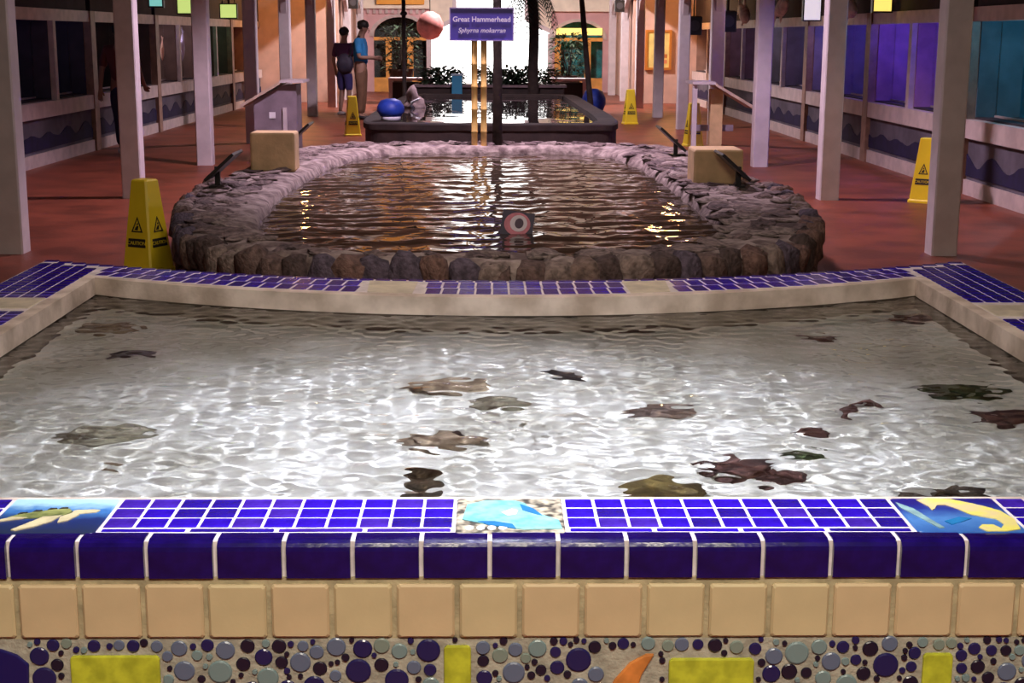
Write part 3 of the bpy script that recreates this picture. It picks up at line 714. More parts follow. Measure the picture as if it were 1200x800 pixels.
# things lying on the sand of the touch pool
ZS = 0.395
def rock(name, label, cat, px, py, wpx, hpx, m, hz=0.08, seed=1, sub=3, amp=0.35, rz=0.0, group=None, fr=1.7):
    p = under(px, py + hpx * 0.18, ZW, ZS)
    w = wpx / 1700 * p.y * 1.02 * 0.5
    d = w * 0.62
    b = MB().blob((0, 0, 0), (w, d, hz), sub, amp, seed, fr, -0.25)
    b.v = [(x * math.cos(rz) - y * math.sin(rz) + p.x, x * math.sin(rz) + y * math.cos(rz) + p.y, z + sand_z(p.x, p.y) + hz * 0.12) for x, y, z in b.v]
    o = recenter(b.build(name, m, None, True)); tag(o, label, cat, group); RECEIVERS.append(o)
    return o, p
tanrock = mat('tan_rock', (0.36, 0.28, 0.20), 0.9, 0.0, 16.0, 0.6, 30, col2=(0.17, 0.12, 0.085))
greyrock = mat('grey_green_rock', (0.30, 0.28, 0.21), 0.9, 0.0, 16.0, 0.6, 30, col2=(0.14, 0.12, 0.09))
yelrock = mat('mossy_ochre_rock', (0.26, 0.19, 0.06), 0.9, 0.0, 18.0, 0.7, 30, col2=(0.09, 0.065, 0.03))
redweed = mat('red_brown_weed', (0.14, 0.06, 0.05), 0.9, 0.0, 18.0, 0.8, 25, col2=(0.05, 0.025, 0.025))
blackm = mat('black_slug', (0.018, 0.014, 0.018), 0.5, 0.3, 20.0)
greenw = mat('green_weed', (0.07, 0.10, 0.03), 0.9, 0.0, 16.0, 0.8, 25, col2=(0.02, 0.03, 0.012))
RK = 'rocks and weed on the touch pool sand'
rock('flat_rock', 'long flat tan rock on the sand, upper of the touching pair', 'rock', 527, 447, 92, 28, tanrock, 0.05, 1, rz=0.1, group=RK)
rock('flat_rock', 'rounded grey tan rock touching the long flat rock', 'rock', 584, 466, 72, 30, greyrock, 0.055, 2, amp=0.2, group=RK)
rock('flat_rock', 'tan rock with a dark snail on top, left of pool centre', 'rock', 520, 510, 92, 38, tanrock, 0.055, 3, rz=-0.15, group=RK)
rp = RECEIVERS[-1].location.copy()
o, p = rock('sea_snail', 'small dark snail clinging to the tan rock', 'snail', 536, 495, 16, 18, blackm, 0.028, 4); o.location = (rp.x + 0.03, rp.y + 0.01, rp.z + 0.062)
rock('flat_rock', 'brown rock with dark underside right of the pool middle', 'rock', 776, 475, 74, 34, stonem := mat('pinkish_rock', (0.28, 0.20, 0.17), 0.9, 0.0, 16.0, 0.7, 30, col2=(0.08, 0.06, 0.055)), 0.055, 5, group=RK)
rock('sand_mound', 'low olive brown mound of rubble on the left of the sand', 'rock', 130, 502, 112, 30, greyrock, 0.03, 6, rz=0.25, group=RK)
rock('pebble', 'small dark brown pebble in front of the olive rubble mound', 'rock', 128, 547, 20, 12, tanrock, 0.03, 7, group=RK)
rock('mossy_rock', 'mossy ochre rock against the front rim of the pool', 'rock', 776, 575, 86, 34, yelrock, 0.10, 8, amp=0.25, group=RK)
rock('weed_clump', 'broad red brown weed clump right of the mossy ochre rock', 'seaweed', 866, 545, 84, 34, redweed, 0.05, 9, amp=0.6, fr=2.6, group=RK)
rock('weed_clump', 'small dark weed tuft beside the broad red brown clump', 'seaweed', 915, 556, 44, 28, redweed, 0.05, 10, amp=0.6, fr=2.6, group=RK)
rock('weed_clump', 'thin green weed strand with a dark tip on pale sand', 'seaweed', 944, 530, 46, 12, greenw, 0.03, 11, amp=0.5, group=RK)
rock('weed_clump', 'small brown tuft behind the thin green strand', 'seaweed', 949, 502, 34, 15, redweed, 0.035, 12, amp=0.5, group=RK)
rock('weed_clump', 'dark brown weed under the seahorse tile edge', 'seaweed', 1120, 582, 86, 28, mat('brown_weed', (0.10, 0.07, 0.04), 0.9, 0.0, 18.0, 0.8, 25, col2=(0.035, 0.025, 0.02)), 0.07, 13, amp=0.6, fr=2.4, group=RK)
rock('weed_clump', 'green weed patch near the right wall of the pool', 'seaweed', 1128, 455, 90, 20, greenw, 0.045, 14, amp=0.6, fr=2.4, rz=-0.3, group=RK)
rock('weed_clump', 'dark purple brown clump at the right edge of the sand', 'seaweed', 1185, 484, 80, 34, redweed, 0.06, 15, amp=0.5, fr=2.2, group=RK)
rock('weed_clump', 'flat brown streak of weed near the far right sand', 'seaweed', 957, 394, 46, 8, redweed, 0.02, 16, group=RK)
rock('weed_clump', 'dark weed heap in the far right pool corner', 'seaweed', 1080, 374, 62, 14, redweed, 0.05, 17, amp=0.6, fr=2.4, group=RK)
rock('flat_rock', 'brown rock in the far left pool corner', 'rock', 122, 383, 78, 14, tanrock, 0.05, 18, group=RK)
# curled slugs and a brittle star
def slug(name, label, cat, pts, r, m, px_off=None):
    q = [under(x, y, ZW, ZS) for x, y in pts]
    P = [(v.x, v.y, sand_z(v.x, v.y) + r * 0.7) for v in q]
    n = len(P); o = MB().tube(P, [r * (0.45 + 0.55 * math.sin(math.pi * (i + 0.6) / (n + 0.2))) for i in range(n)], 8).build(name, m, None, True)
    tag(recenter(o), label, cat); RECEIVERS.append(o); return o
slug('sea_cucumber', 'black sea cucumber on pale sand right of the flat rocks', 'sea cucumber', [(640, 436), (650, 438), (660, 441), (670, 443), (680, 446)], 0.024, blackm)
slug('sea_cucumber', 'long dark sea cucumber at the far left of the sand', 'sea cucumber', [(126, 420), (140, 416), (152, 414), (166, 414), (180, 417)], 0.03, blackm)
slug('brittle_star', 'dark red curled creature arching over the right sand', 'sea creature', [(1000, 492), (997, 484), (1000, 476), (1008, 472), (1020, 470), (1030, 475), (1037, 478)], 0.020, redweed)
# barrel sponge at the front
p = under(495, 580, ZW, ZS)
bs_ = MB().lathe([(0.030, 0), (0.034, 0.08), (0.040, 0.19), (0.044, 0.235), (0.036, 0.245), (0.026, 0.22), (0.016, 0.15), (0.004, 0.14)], p.x, p.y, 16)
bs_.v = [(x + 0.004 * noise.noise(Vector((x * 60, y * 60, z * 40))), y + 0.004 * noise.noise(Vector((x * 50, z * 50, 2))), 0.40 + z * 0.62) for x, y, z in bs_.v]
o = recenter(bs_.build('barrel_sponge', mat('barrel_brown', (0.16, 0.12, 0.08), 0.9, 0.0, 30.0, 0.7, 40, col2=(0.05, 0.04, 0.03)), None, True))
tag(o, 'brown barrel shaped sponge standing at the front rim of the pool', 'sponge')
for o in RECEIVERS: o.cycles.is_caustics_receiver = True

# ------------------------------------------------------------------ stone pool
SP = thing('stone_pool', 'long pool with a rough stone rim behind the tiled pool', 'pool', (0.05, 12.0, 0))
def smooth_loop(pts, per=8):
    n = len(pts); out = []
    for i in range(n):
        p0, p1, p2, p3 = (Vector(pts[(i + k_) % n]) for k_ in (-1, 0, 1, 2))
        for s_ in range(per):
            t_ = s_ / per
            out.append(0.5 * ((2 * p1) + (p2 - p0) * t_ + (2 * p0 - 5 * p1 + 4 * p2 - p3) * t_ * t_ + (3 * p1 - p0 - 3 * p2 + p3) * t_ ** 3))
    return out
so_pts = [(0.05, 7.62), (0.75, 7.68), (1.35, 7.95), (1.82, 8.45), (2.05, 9.2), (2.22, 10.2), (2.3, 12.0), (2.25, 14.0), (2.0, 15.7), (1.4, 16.3), (0.05, 16.4), (-1.3, 16.3), (-1.95, 15.7), (-2.2, 14.0), (-2.25, 12.0), (-2.18, 10.6), (-2.02, 9.6), (-1.75, 8.6), (-1.3, 7.95), (-0.65, 7.68)]
si_pts = [(0.05, 7.88), (0.65, 7.93), (1.10, 8.2), (1.38, 8.75), (1.5, 9.4), (1.52, 10.2), (1.5, 12.0), (1.45, 14.0), (1.25, 15.2), (0.9, 15.65), (0.05, 15.72), (-0.8, 15.65), (-1.2, 15.2), (-1.5, 14.0), (-1.6, 12.0), (-1.58, 10.6), (-1.52, 9.6), (-1.35, 8.8), (-1.05, 8.2), (-0.6, 7.93)]
so_l, si_l = smooth_loop(so_pts), smooth_loop(si_pts)
ns = len(so_l)
b = MB(); prof = []
for fo, z in ((0.0, 0.0), (0.0, 0.25), (0.0, 0.40), (0.04, 0.46), (0.15, 0.485), (0.35, 0.48), (0.6, 0.49), (0.85, 0.485), (0.96, 0.46), (1.0, 0.40), (1.0, 0.0)):
    loop = []
    for i in range(ns):
        q = so_l[i].lerp(si_l[i], fo); k_ = Vector((q.x * 6.5, q.y * 6.5, z * 6))
        loop.append((q.x + 0.03 * noise.noise(k_), q.y + 0.03 * noise.noise(k_ + Vector((7, 3, 1))), z + (0.034 * noise.noise(k_ * 1.3) if z > 0.3 else 0)))
    prof.append(loop)
b.loft(prof, False, False).build('mortar_rim', M['mortar'], SP, True)
STM = [mat('stone_%d' % i, c, 0.9, 0.0, 2.2, 1.0, 5, col2=tuple(v * 0.4 for v in c), detail=8.0) for i, c in enumerate([(0.20, 0.13, 0.115), (0.26, 0.18, 0.15), (0.15, 0.115, 0.16), (0.33, 0.25, 0.22), (0.12, 0.08, 0.075), (0.25, 0.145, 0.12)])]
stone_me = []
for i in range(12):
    me = MB().blob((0, 0, 0), (1, 1, 1), 2, 0.34, 40 + i, 1.4, None, 0.62).mesh('stone', STM[i % 6], True)
    stone_me.append(me)
stone_light = []
STL = [mat('rim_stone_%d' % i, c, 0.9, 0.0, 2.0, 1.0, 5, col2=tuple(v * 0.35 for v in c), detail=8.0) for i, c in enumerate([(0.36, 0.27, 0.25), (0.28, 0.20, 0.19), (0.42, 0.33, 0.30), (0.22, 0.155, 0.155)])]
for i in range(8):
    stone_light.append(MB().blob((0, 0, 0), (1, 1, 1), 2, 0.5, 80 + i, 1.5).mesh('rim_stone', STL[i % 4], True))
# face stones set by arc length along the outer wall
def walk(loop, step):
    i = 0; acc = 0.0; out = []; n = len(loop); total = sum((loop[(k_ + 1) % n] - loop[k_]).length for k_ in range(n)); d = 0.0; nxt = 0.0
    for k_ in range(n):
        a, c = loop[k_], loop[(k_ + 1) % n]; L = (c - a).length
        while nxt <= d + L and nxt < total:
            t_ = (nxt - d) / L; tg = (c - a).normalized()
            out.append((a.lerp(c, t_), math.atan2(tg.y, tg.x), k_ + t_)); nxt += step * rnd.uniform(0.8, 1.25)
        d += L
    return out
n_st = 0
for p, ang, k_ in walk(so_l, 0.158):
    if p.y > 12.0: continue
    w = 0.092 * rnd.uniform(0.8, 1.2)
    inst('stone', stone_me[rnd.randrange(12)], SP, (p.x, p.y, 0.385 + rnd.uniform(-.02, .02)), (rnd.uniform(-.15, .15), rnd.uniform(-.25, .25), ang + rnd.uniform(-.2, .2)), (w, 0.085, rnd.uniform(0.095, 0.125))); n_st += 1
for p, ang, k_ in walk(so_l, 0.20):
    if p.y > 10.6: continue
    inst('stone', stone_me[rnd.randrange(12)], SP, (p.x, p.y, 0.15 + rnd.uniform(-.02, .02)), (0, rnd.uniform(-.3, .3), ang), (0.105 * rnd.uniform(.85, 1.1), 0.065, rnd.uniform(0.10, 0.13))); n_st += 1
for frac, step in ((0.25, 0.25), (0.58, 0.24), (0.86, 0.27)):
    loop = [so_l[i].lerp(si_l[i], frac) for i in range(ns)]
    for p, ang, k_ in walk(loop, step):
        if n_st >= 298: break
        if p.y < 8.7 and frac < 0.5: continue
        w = rnd.uniform(0.08, 0.13)
        inst('rim_stone', stone_light[rnd.randrange(8)], SP, (p.x + rnd.uniform(-.05, .05), p.y + rnd.uniform(-.05, .05), 0.484), (rnd.uniform(-.1, .1), rnd.uniform(-.1, .1), rnd.uniform(0, 3)), (w, w * rnd.uniform(.7, 1), rnd.uniform(0.016, 0.030))); n_st += 1
def pool_water(name, loop, z, m, label, amp, N=150, lam0=0.16, stretch=1.0, seed=5):
    xs = [p.x for p in loop]; ys = [p.y for p in loop]
    x0, x1, y0, y1 = min(xs), max(xs), min(ys), max(ys)
    wr_ = random.Random(seed); ws = []
    for i in range(18):
        lam = lam0 * 1.12 ** i; a = wr_.uniform(0, 2 * math.pi); kk = 2 * math.pi / lam
        ws.append((kk * math.cos(a), kk * math.sin(a) * stretch, wr_.uniform(0, 6.28), lam))
    cx_, cy_ = sum(xs) / len(xs), sum(ys) / len(ys)
    # rows across: for each y the span of the loop
    n = len(loop); NY_ = N * 2; vv_, ff_ = [], []
    for j in range(NY_ + 1):
        y = y0 + 0.01 + (y1 - y0 - 0.02) * j / NY_; hit = []
        for k_ in range(n):
            a, c = loop[k_], loop[(k_ + 1) % n]
            if (a.y - y) * (c.y - y) < 0: hit.append(a.x + (c.x - a.x) * (y - a.y) / (c.y - a.y))
        if len(hit) < 2: hit = [cx_ - 0.02, cx_ + 0.02]
        xa, xb = min(hit) - 0.02, max(hit) + 0.02
        for i in range(N + 1):
            x = xa + (xb - xa) * i / N
            vv_.append((x, y, z + amp * sum(l_ * math.sin(kx * x + ky * y + p_) for kx, ky, p_, l_ in ws)))
    for j in range(NY_):
        for i in range(N):
            a = j * (N + 1) + i; ff_.append((a, a + 1, a + N + 2, a + N + 1))
    o = MB().add(vv_, ff_).build(name, m, None, True, False)
    tag(recenter(o), label, 'water', kind='stuff'); return o
def murky(name, col, rough):
    return mat(name, col, rough, 0.0, spec=0.5)
mw = murky('murky_water', (0.055, 0.040, 0.026), 0.03); mw.node_tree.nodes['Principled BSDF'].inputs['IOR'].default_value = 1.333
pool_water('stone_pool_water', si_l, 0.40, mw, 'dark rippled water of the stone rimmed pool', 0.0036, 170, 0.10, 1.2)
# target board floating in the stone pool
pt = at_z(603, 274, 0.40)
TB = thing('target_board', 'small navy board with a pink eye ring floating in the stone pool', 'board', (pt.x, pt.y, 0.37), R(-6))
tlt = R(-12)
def tboard(name, pts, y0, y1, m):
    b = MB().prism(pts, y0, y1, 'y'); q = Matrix.Rotation(R(-24), 4, 'X') @ Matrix.Rotation(R(9), 4, 'Y')
    b.v = [tuple(q @ Vector(v)) for v in b.v]
    me = b.mesh(name, m); o = bpy.data.objects.new(name, me); C.objects.link(o); o.parent = TB; return o
circ = lambda cx_, cz_, rx, rz_, n=20: [(cx_ + rx * math.cos(2 * math.pi * k_ / n), cz_ + rz_ * math.sin(2 * math.pi * k_ / n)) for k_ in range(n)]
tboard('board', [(-.10, 0), (.11, 0), (.10, .18), (-.11, .18)], -0.008, 0.008, mat('board_navy', (0.02, 0.012, 0.05), 0.5))
tboard('pink_ring', circ(0, .095, .086, .078), -0.012, -0.007, mat('ring_pink', (0.75, 0.22, 0.30), 0.5, 0.2, 12.0))
tboard('white_ring', circ(.008, .10, .056, .056), -0.015, -0.011, mat('ring_white', (0.80, 0.70, 0.78), 0.5))
tboard('pupil', circ(.012, .10, .028, .034), -0.018, -0.014, mat('ring_dark', (0.05, 0.015, 0.05), 0.5))

# ------------------------------------------------------------------ far pool
FP = thing('far_pool', 'dark walled far pool beyond the stone pool', 'pool', (0.05, 24.3, 0))
fo_pts = [(0.05, 19.4), (1.3, 19.45), (1.72, 19.9), (1.8, 22.0), (1.75, 26.0), (1.7, 29.0), (1.4, 29.5), (0.05, 29.6), (-1.3, 29.5), (-1.62, 29.0), (-1.7, 26.0), (-1.75, 22.0), (-1.66, 19.9), (-1.25, 19.45)]
fo_l = smooth_loop(fo_pts); fi_l = [p + (Vector((0.05, p.y)) - p).normalized() * 0.26 + Vector((0, 0.3 if p.y < 24 else -0.3)) * (1 if abs(p.y - 24.5) > 4.4 else 0) for p in fo_l]
b = MB()
b.loft([[(p.x, p.y, z) for p in lp] for lp, z in ((fo_l, 0), (fo_l, 0.44))], False, False).build('pool_wall', M['darkplaster'], FP)
b = MB(); lps = []
for f_, z in ((-0.1, 0.42), (-0.1, 0.49), (0.0, 0.505), (1.0, 0.505), (1.05, 0.40), (1.05, 0.2)):
    lps.append([(*(fo_l[i].lerp(fi_l[i], f_)), z + 0.01 * noise.noise(Vector((fo_l[i].x * 3, fo_l[i].y * 3, z)))) for i in range(len(fo_l))])
b.loft(lps, False, False).build('pool_rim', mat('far_rim', (0.030, 0.018, 0.015), 0.9, 0.4, 5.0, 0.4, 12), FP)
mw2 = murky('far_water', (0.03, 0.022, 0.022), 0.02); mw2.node_tree.nodes['Principled BSDF'].inputs['IOR'].default_value = 1.333
pool_water('far_pool_water', fi_l, 0.455, mw2, 'glossy still water of the far pool', 0.0004, 70, 0.5, 1.0, 8)

# ------------------------------------------------------------------ hammerhead sign
pg = at_y(564, 48, 15.9)
SG = thing('hammerhead_sign', 'blue sign with white lettering on two bamboo poles at the stone pool', 'sign', (pg.x, 15.9, 0.47))
z0 = at_y(564, 48, 15.9).z; z1 = at_y(564, 9, 15.9).z; xl, xr = at_y(527, 28, 15.9).x, at_y(602, 28, 15.9).x
bevel(MB().box(xl, xr, 15.83, 15.85, z0, z1).build('board', M['signblue'], SG), 0.004)
fr_ = MB(); w = 0.012
fr_.box(xl, xr, 15.822, 15.832, z0, z0 + w).box(xl, xr, 15.822, 15.832, z1 - w, z1).box(xl, xl + w, 15.822, 15.832, z0, z1).box(xr - w, xr, 15.822, 15.832, z0, z1)
fr_.build('board_border', mat('sign_border', (0.35, 0.28, 0.55), 0.5), SG)
mx_, mz = (xl + xr) / 2 - pg.x, (z0 + z1) / 2 - 0.47
t = text('lettering', 'Great Hammerhead', 0.076, M['white'], SG, (mx_, -0.078, mz + 0.05), (R(90), 0, 0), offset=0.0015); t['label'] = 'white line reading Great Hammerhead'
t = text('lettering', 'Sphyrna mokarran', 0.068, M['white'], SG, (mx_, -0.078, mz - 0.065), (R(90), 0, 0), offset=0.001, shear=0.25); t['label'] = 'white line reading Sphyrna mokarran'
for px in (556, 567):
    xx = at_y(px, 110, 15.9).x; b = MB()
    nodes = [0.40 + 0.22 * i for i in range(7)]
    b.tube([(xx, 15.88, z) for z in (0.4, 0.62, 0.63, 0.64, 0.86, 0.87, 0.88, 1.1, 1.11, 1.12, 1.34, 1.35, 1.36, z0 + 0.06)], [0.033, .033, .039, .033, .033, .039, .033, .033, .039, .033, .033, .039, .033, .033], 12)
    b.build('bamboo_pole', M['bamboo'], SG, True)

# dark trunks and posts
def trunk(name, label, cat, pts, r0, r1, m=M['bark'], seed=0):
    n = 9; P = []
    for i in range(n):
        t_ = i / (n - 1) * (len(pts) - 1); k_ = min(int(t_), len(pts) - 2); u = t_ - k_
        P.append(Vector(pts[k_]).lerp(Vector(pts[k_ + 1]), u) + Vector((0.012 * noise.noise(Vector((i, seed, 0))), 0.012 * noise.noise(Vector((i, seed, 4))), 0)))
    o = MB().tube(P, [(r0 + (r1 - r0) * i / (n - 1)) * (1.06 if i % 2 else 0.97) for i in range(n)], 10).build(name, m, None, True)
    return tag(recenter(o), label, cat)
p = at_y(583, 100, 16.05)
trunk('dark_post', 'slim black post just right of the bamboo poles', 'post', [(p.x, 16.05, 0.44), (p.x, 16.05, 1.4), (p.x - 0.01, 16.05, 2.6)], 0.055, 0.045)
def palm(label, base, top, r0, r1, nf, flen, seed, droop=0.6, shag=True, up=0.5):
    root = thing('palm_tree', label, 'palm', base)
    P = [Vector(base).lerp(Vector(top), i / 10) + Vector((0.03 * math.sin(i * 0.7 + seed), 0, 0)) for i in range(11)]
    MB().tube(P, [r0 + (r1 - r0) * i / 10 for i in range(11)], 10).build('trunk', M['bark'], root, True)
    rr = random.Random(seed)
    for k_ in range(nf):
        a = 2 * math.pi * k_ / nf + rr.uniform(-.2, .2); L = flen * rr.uniform(.8, 1.15); b = MB(); e = up * rr.uniform(0.4, 1.2)
        prev = None; n = 9; sp = []
        for i in range(n + 1):
            t_ = i / n; rad = L * t_ * (1 - 0.18 * t_); sp.append(Vector(top) + Vector((math.cos(a) * rad, math.sin(a) * rad, L * (e * t_ - (droop + 0.2) * t_ * t_))))
        b.tube(sp, [0.012 * (1 - 0.8 * i / n) for i in range(n + 1)], 5)
        side = Vector((-math.sin(a), math.cos(a), 0))
        for i in range(1, n + 1):
            ln = L * 0.30 * math.sin(math.pi * (0.12 + 0.85 * i / n)) + 0.03; d = (sp[i] - sp[i - 1]).normalized()
            for s_ in (-1, 1):
                for half in (0.0, 0.5):
                    q = sp[i].lerp(sp[i - 1], half)
                    tip = q + side * s_ * ln * 0.8 + d * ln * 0.55 + Vector((0, 0, -ln * 0.35)); wv = d * 0.018
                    b.add([q - wv, q + wv, tip], [(0, 1, 2)])
        b.build('frond', M['leaf'], root, False, False)
    return root
def d_at(px, py, D): p = at_y(px, py, D); return (p.x, D, p.z)
q0 = at_y(628, 112, 31.0); q1 = at_y(622, 2, 31.0)
palm('shaggy dark palm with a straight trunk standing right of the blue sign', (q0.x, 31.0, 0.0), (q1.x, 31.0, 2.75), 0.12, 0.10, 14, 0.75, 3, droop=1.25, up=0.1)
q0 = at_y(698, 125, 29.2); q1 = at_y(683, 0, 29.2)
trunk('leaning_post', 'thin dark leaning trunk before the far right arch', 'post', [(q0.x, 30.3, 0.0), ((q0.x + q1.x) / 2, 30.3, 1.4), (q1.x - .05, 30.3, 3.4)], 0.06, 0.05, seed=3)
q0 = at_y(474, 112, 30.4)
LPo = thing('lamp_post', 'dark slim lamp post before the far left arch', 'lamp post', (q0.x, 30.4, 0))
MB().lathe([(0.11, 0), (0.11, 0.05), (0.06, 0.12), (0.045, 0.3), (0.04, 3.0)], q0.x, 30.4, 12).build('post', M['bark'], LPo, True)
MB().lathe([(0.05, 2.05), (0.08, 2.08), (0.05, 2.13)], q0.x, 30.4, 12).build('collar', M['black'], LPo, True)
MB().lathe([(0.05, 3.0), (0.16, 3.2), (0.16, 3.22), (0.03, 3.26)], q0.x, 30.4, 12).build('lamp_shade', M['black'], LPo, True)

# ------------------------------------------------------------------ far end: planter, tables, foliage
PL = thing('planter', 'low dark planter wall across the far end behind the pool', 'planter', (0.05, 31.4, 0))
bevel(MB().box(-1.55, 1.6, 31.2, 31.9, 0, 0.58).build('planter_wall', M['darkplaster'], PL), 0.02)
MB().box(-1.6, 1.65, 31.15, 31.95, 0.58, 0.63).build('planter_cap', mat('planter_cap', (0.20, 0.14, 0.15), 0.7, 0.3, 5.0), PL)
def leafy(name, label, c, rad, n, seed, cat='plant', lm=None, pot=False):
    root = thing(name, label, cat, (c[0], c[1], 0 if pot else c[2]))
    rr = random.Random(seed); b = MB(); st = MB()
    if pot: MB().lathe([(0.2, 0.0), (0.3, c[2] + 0.05), (0.33, c[2] + 0.05), (0.33, c[2] + 0.1), (0.05, c[2] + 0.08)], c[0], c[1], 14).build('pot', M['darkplaster'], root)
    for i in range(n):
        th = rr.uniform(0, 6.28); u = rr.uniform(0, 1) ** 0.5; ph = rr.uniform(0.05, 1.0)
        p = Vector((c[0] + rad[0] * u * math.cos(th), c[1] + rad[1] * u * math.sin(th), c[2] + rad[2] * ph))
        d = Vector((math.cos(th), math.sin(th) - .3, rr.uniform(-.5, .9))).normalized(); L = rr.uniform(.10, .22); sd = d.cross(Vector((0, 0, 1))).normalized() * L * 0.22
        b.add([p, p + d * L * .5 + sd, p + d * L + Vector((0, 0, -L * .2)), p + d * L * .5 - sd], [(0, 1, 2, 3)])
        if i % 12 == 0: st.tube([(c[0], c[1], c[2]), ((c[0] + p.x) / 2, (c[1] + p.y) / 2, p.z * .6 + c[2] * .4), p], 0.008, 5)
    o = b.build('leaves', lm or M['leaf'], root, False, False); o['kind'] = 'stuff'
    st.build('stem', M['bark'], root)
    return root
PB = 'plants along the far planter'
leafy('leafy_plant', 'low dark plant on the planter left of the bamboo poles', (-1.0, 31.55, 0.63), (0.42, 0.26, 0.32), 420, 1)
leafy('leafy_plant', 'low dark plant on the planter right of the bamboo poles', (0.58, 31.55, 0.63), (0.85, 0.26, 0.34), 800, 2)
leafy('leafy_bush', 'tall dark bush filling the far left arch', (-2.15, 36.2, 0.75), (0.45, 0.4, 1.15), 420, 3, pot=True)
leafy('leafy_bush', 'dark feathery bush in front of the teal far right arch', (1.95, 36.2, 0.6), (0.42, 0.4, 1.1), 360, 4, pot=True)
def white_table(label, x0, x1, y0, zt):
    root = thing('table', label, 'table', ((x0 + x1) / 2, y0 + 0.3, 0), 0, 'white tables at the far end')
    bevel(MB().box(x0, x1, y0, y0 + 0.6, zt - 0.06, zt).build('table_top', M['paint'], root), 0.01)
    for x in (x0 + 0.04, x1 - 0.04):
        for y in (y0 + 0.04, y0 + 0.56): MB().box(x - 0.035, x + 0.035, y - 0.035, y + 0.035, 0, zt - 0.06).build('leg', M['paint'], root)
    MB().box(x0 + 0.09, x1 - 0.09, y0 + 0.1, y0 + 0.5, 0.1, zt - 0.1).build('under_table_shade', M['dark'], root)  # near-black box stands in for the shaded space under the top
    return root
white_table('white framed table with painted dark shade under it at the far left of the planter', -2.25, -1.25, 33.0, 0.72)
white_table('white framed table with painted dark shade under it at the far right of the planter', 1.22, 2.2, 33.0, 0.72)
bx = thing('storage_box', 'teal blue box standing before the far planter', 'box', (-0.68, 31.05, 0.0))
bevel(MB().box(-0.78, -0.56, 30.9, 31.12, 0.0, 0.83).build('box_body', mat('teal_blue_box', (0.03, 0.22, 0.38), 0.5), bx), 0.01)
MB().box(-0.79, -0.55, 30.89, 31.13, 0.83, 0.87).build('lid', mat('box_lid', (0.3, 0.4, 0.48), 0.5), bx)
# tubs beside the far pool
def tub(label, x, y, z, r, h):
    root = thing('tub', label, 'tub', (x, y, z))
    MB().lathe([(r * 0.72, 0.05 + z), (r, h * 0.45 + z), (r * 0.98, h * 0.7 + z), (r * 0.72, h + z), (r * 0.3, h * 1.1 + z)], x, y, 18).build('cover', M['bluebag'], root, True)
    MB().lathe([(r * 0.70, z), (r * 0.74, z + 0.055), (r * 0.72, z + 0.06)], x, y, 18).build('base_ring', M['white'], root, True)
    return root
q = at_z(458, 141, 0.505); tub('blue covered tub with white base on the rim of the far pool', q.x, q.y, 0.505, 0.19, 0.27)
q = at_z(484, 127, 0.455)
o = MB().blob((q.x, q.y + 0.2, 0.47), (0.17, 0.16, 0.27), 3, 0.3, 21, 1.6, -0.3).build('pink_rock', mat('pink_grey_rock', (0.36, 0.26, 0.26), 0.9, 0.0, 6.0, 0.6, 12, col2=(0.2, 0.13, 0.13)), None, True)
tag(recenter(o), 'mottled pink grey rock rising from the far pool by the blue tub', 'rock')
o = MB().tube([(q.x + .02, q.y, 0.44), (q.x - .03, q.y, 0.50), (q.x - .02, q.y, 0.55), (q.x + .05, q.y, 0.59), (q.x + .12, q.y, 0.62)], [0.02, .025, .025, .02, .014], 8).build('bent_pipe', M['white'], None, True)
tag(recenter(o), 'bent white pipe at the left edge of the far pool', 'pipe')
q = at_z(690, 122, 0.0)
tub('dark blue covered tub at the foot of the leaning trunk', 2.25, 31.5, 0.0, 0.26, 0.5)
# pink round lantern
q = at_y(504, 30, 34.3)
lt = thing('hanging_lantern', 'round coral pink lantern hanging left of the blue sign', 'lantern', (q.x, 34.3, q.z - 0.3))
MB().lathe([(0.06, q.z - 0.32), (0.2, q.z - 0.26), (0.3, q.z - 0.1), (0.31, q.z + 0.05), (0.22, q.z + 0.24), (0.07, q.z + 0.32)], q.x, 34.3, 18).build('lantern_shade', mat('coral_paper', (0.58, 0.21, 0.19), 0.7, 0.25, 6.0), lt, True)
MB().tube([(q.x, 34.3, q.z + 0.31), (q.x, 34.3, 5.2)], 0.01, 6).build('cord', M['black'], lt)

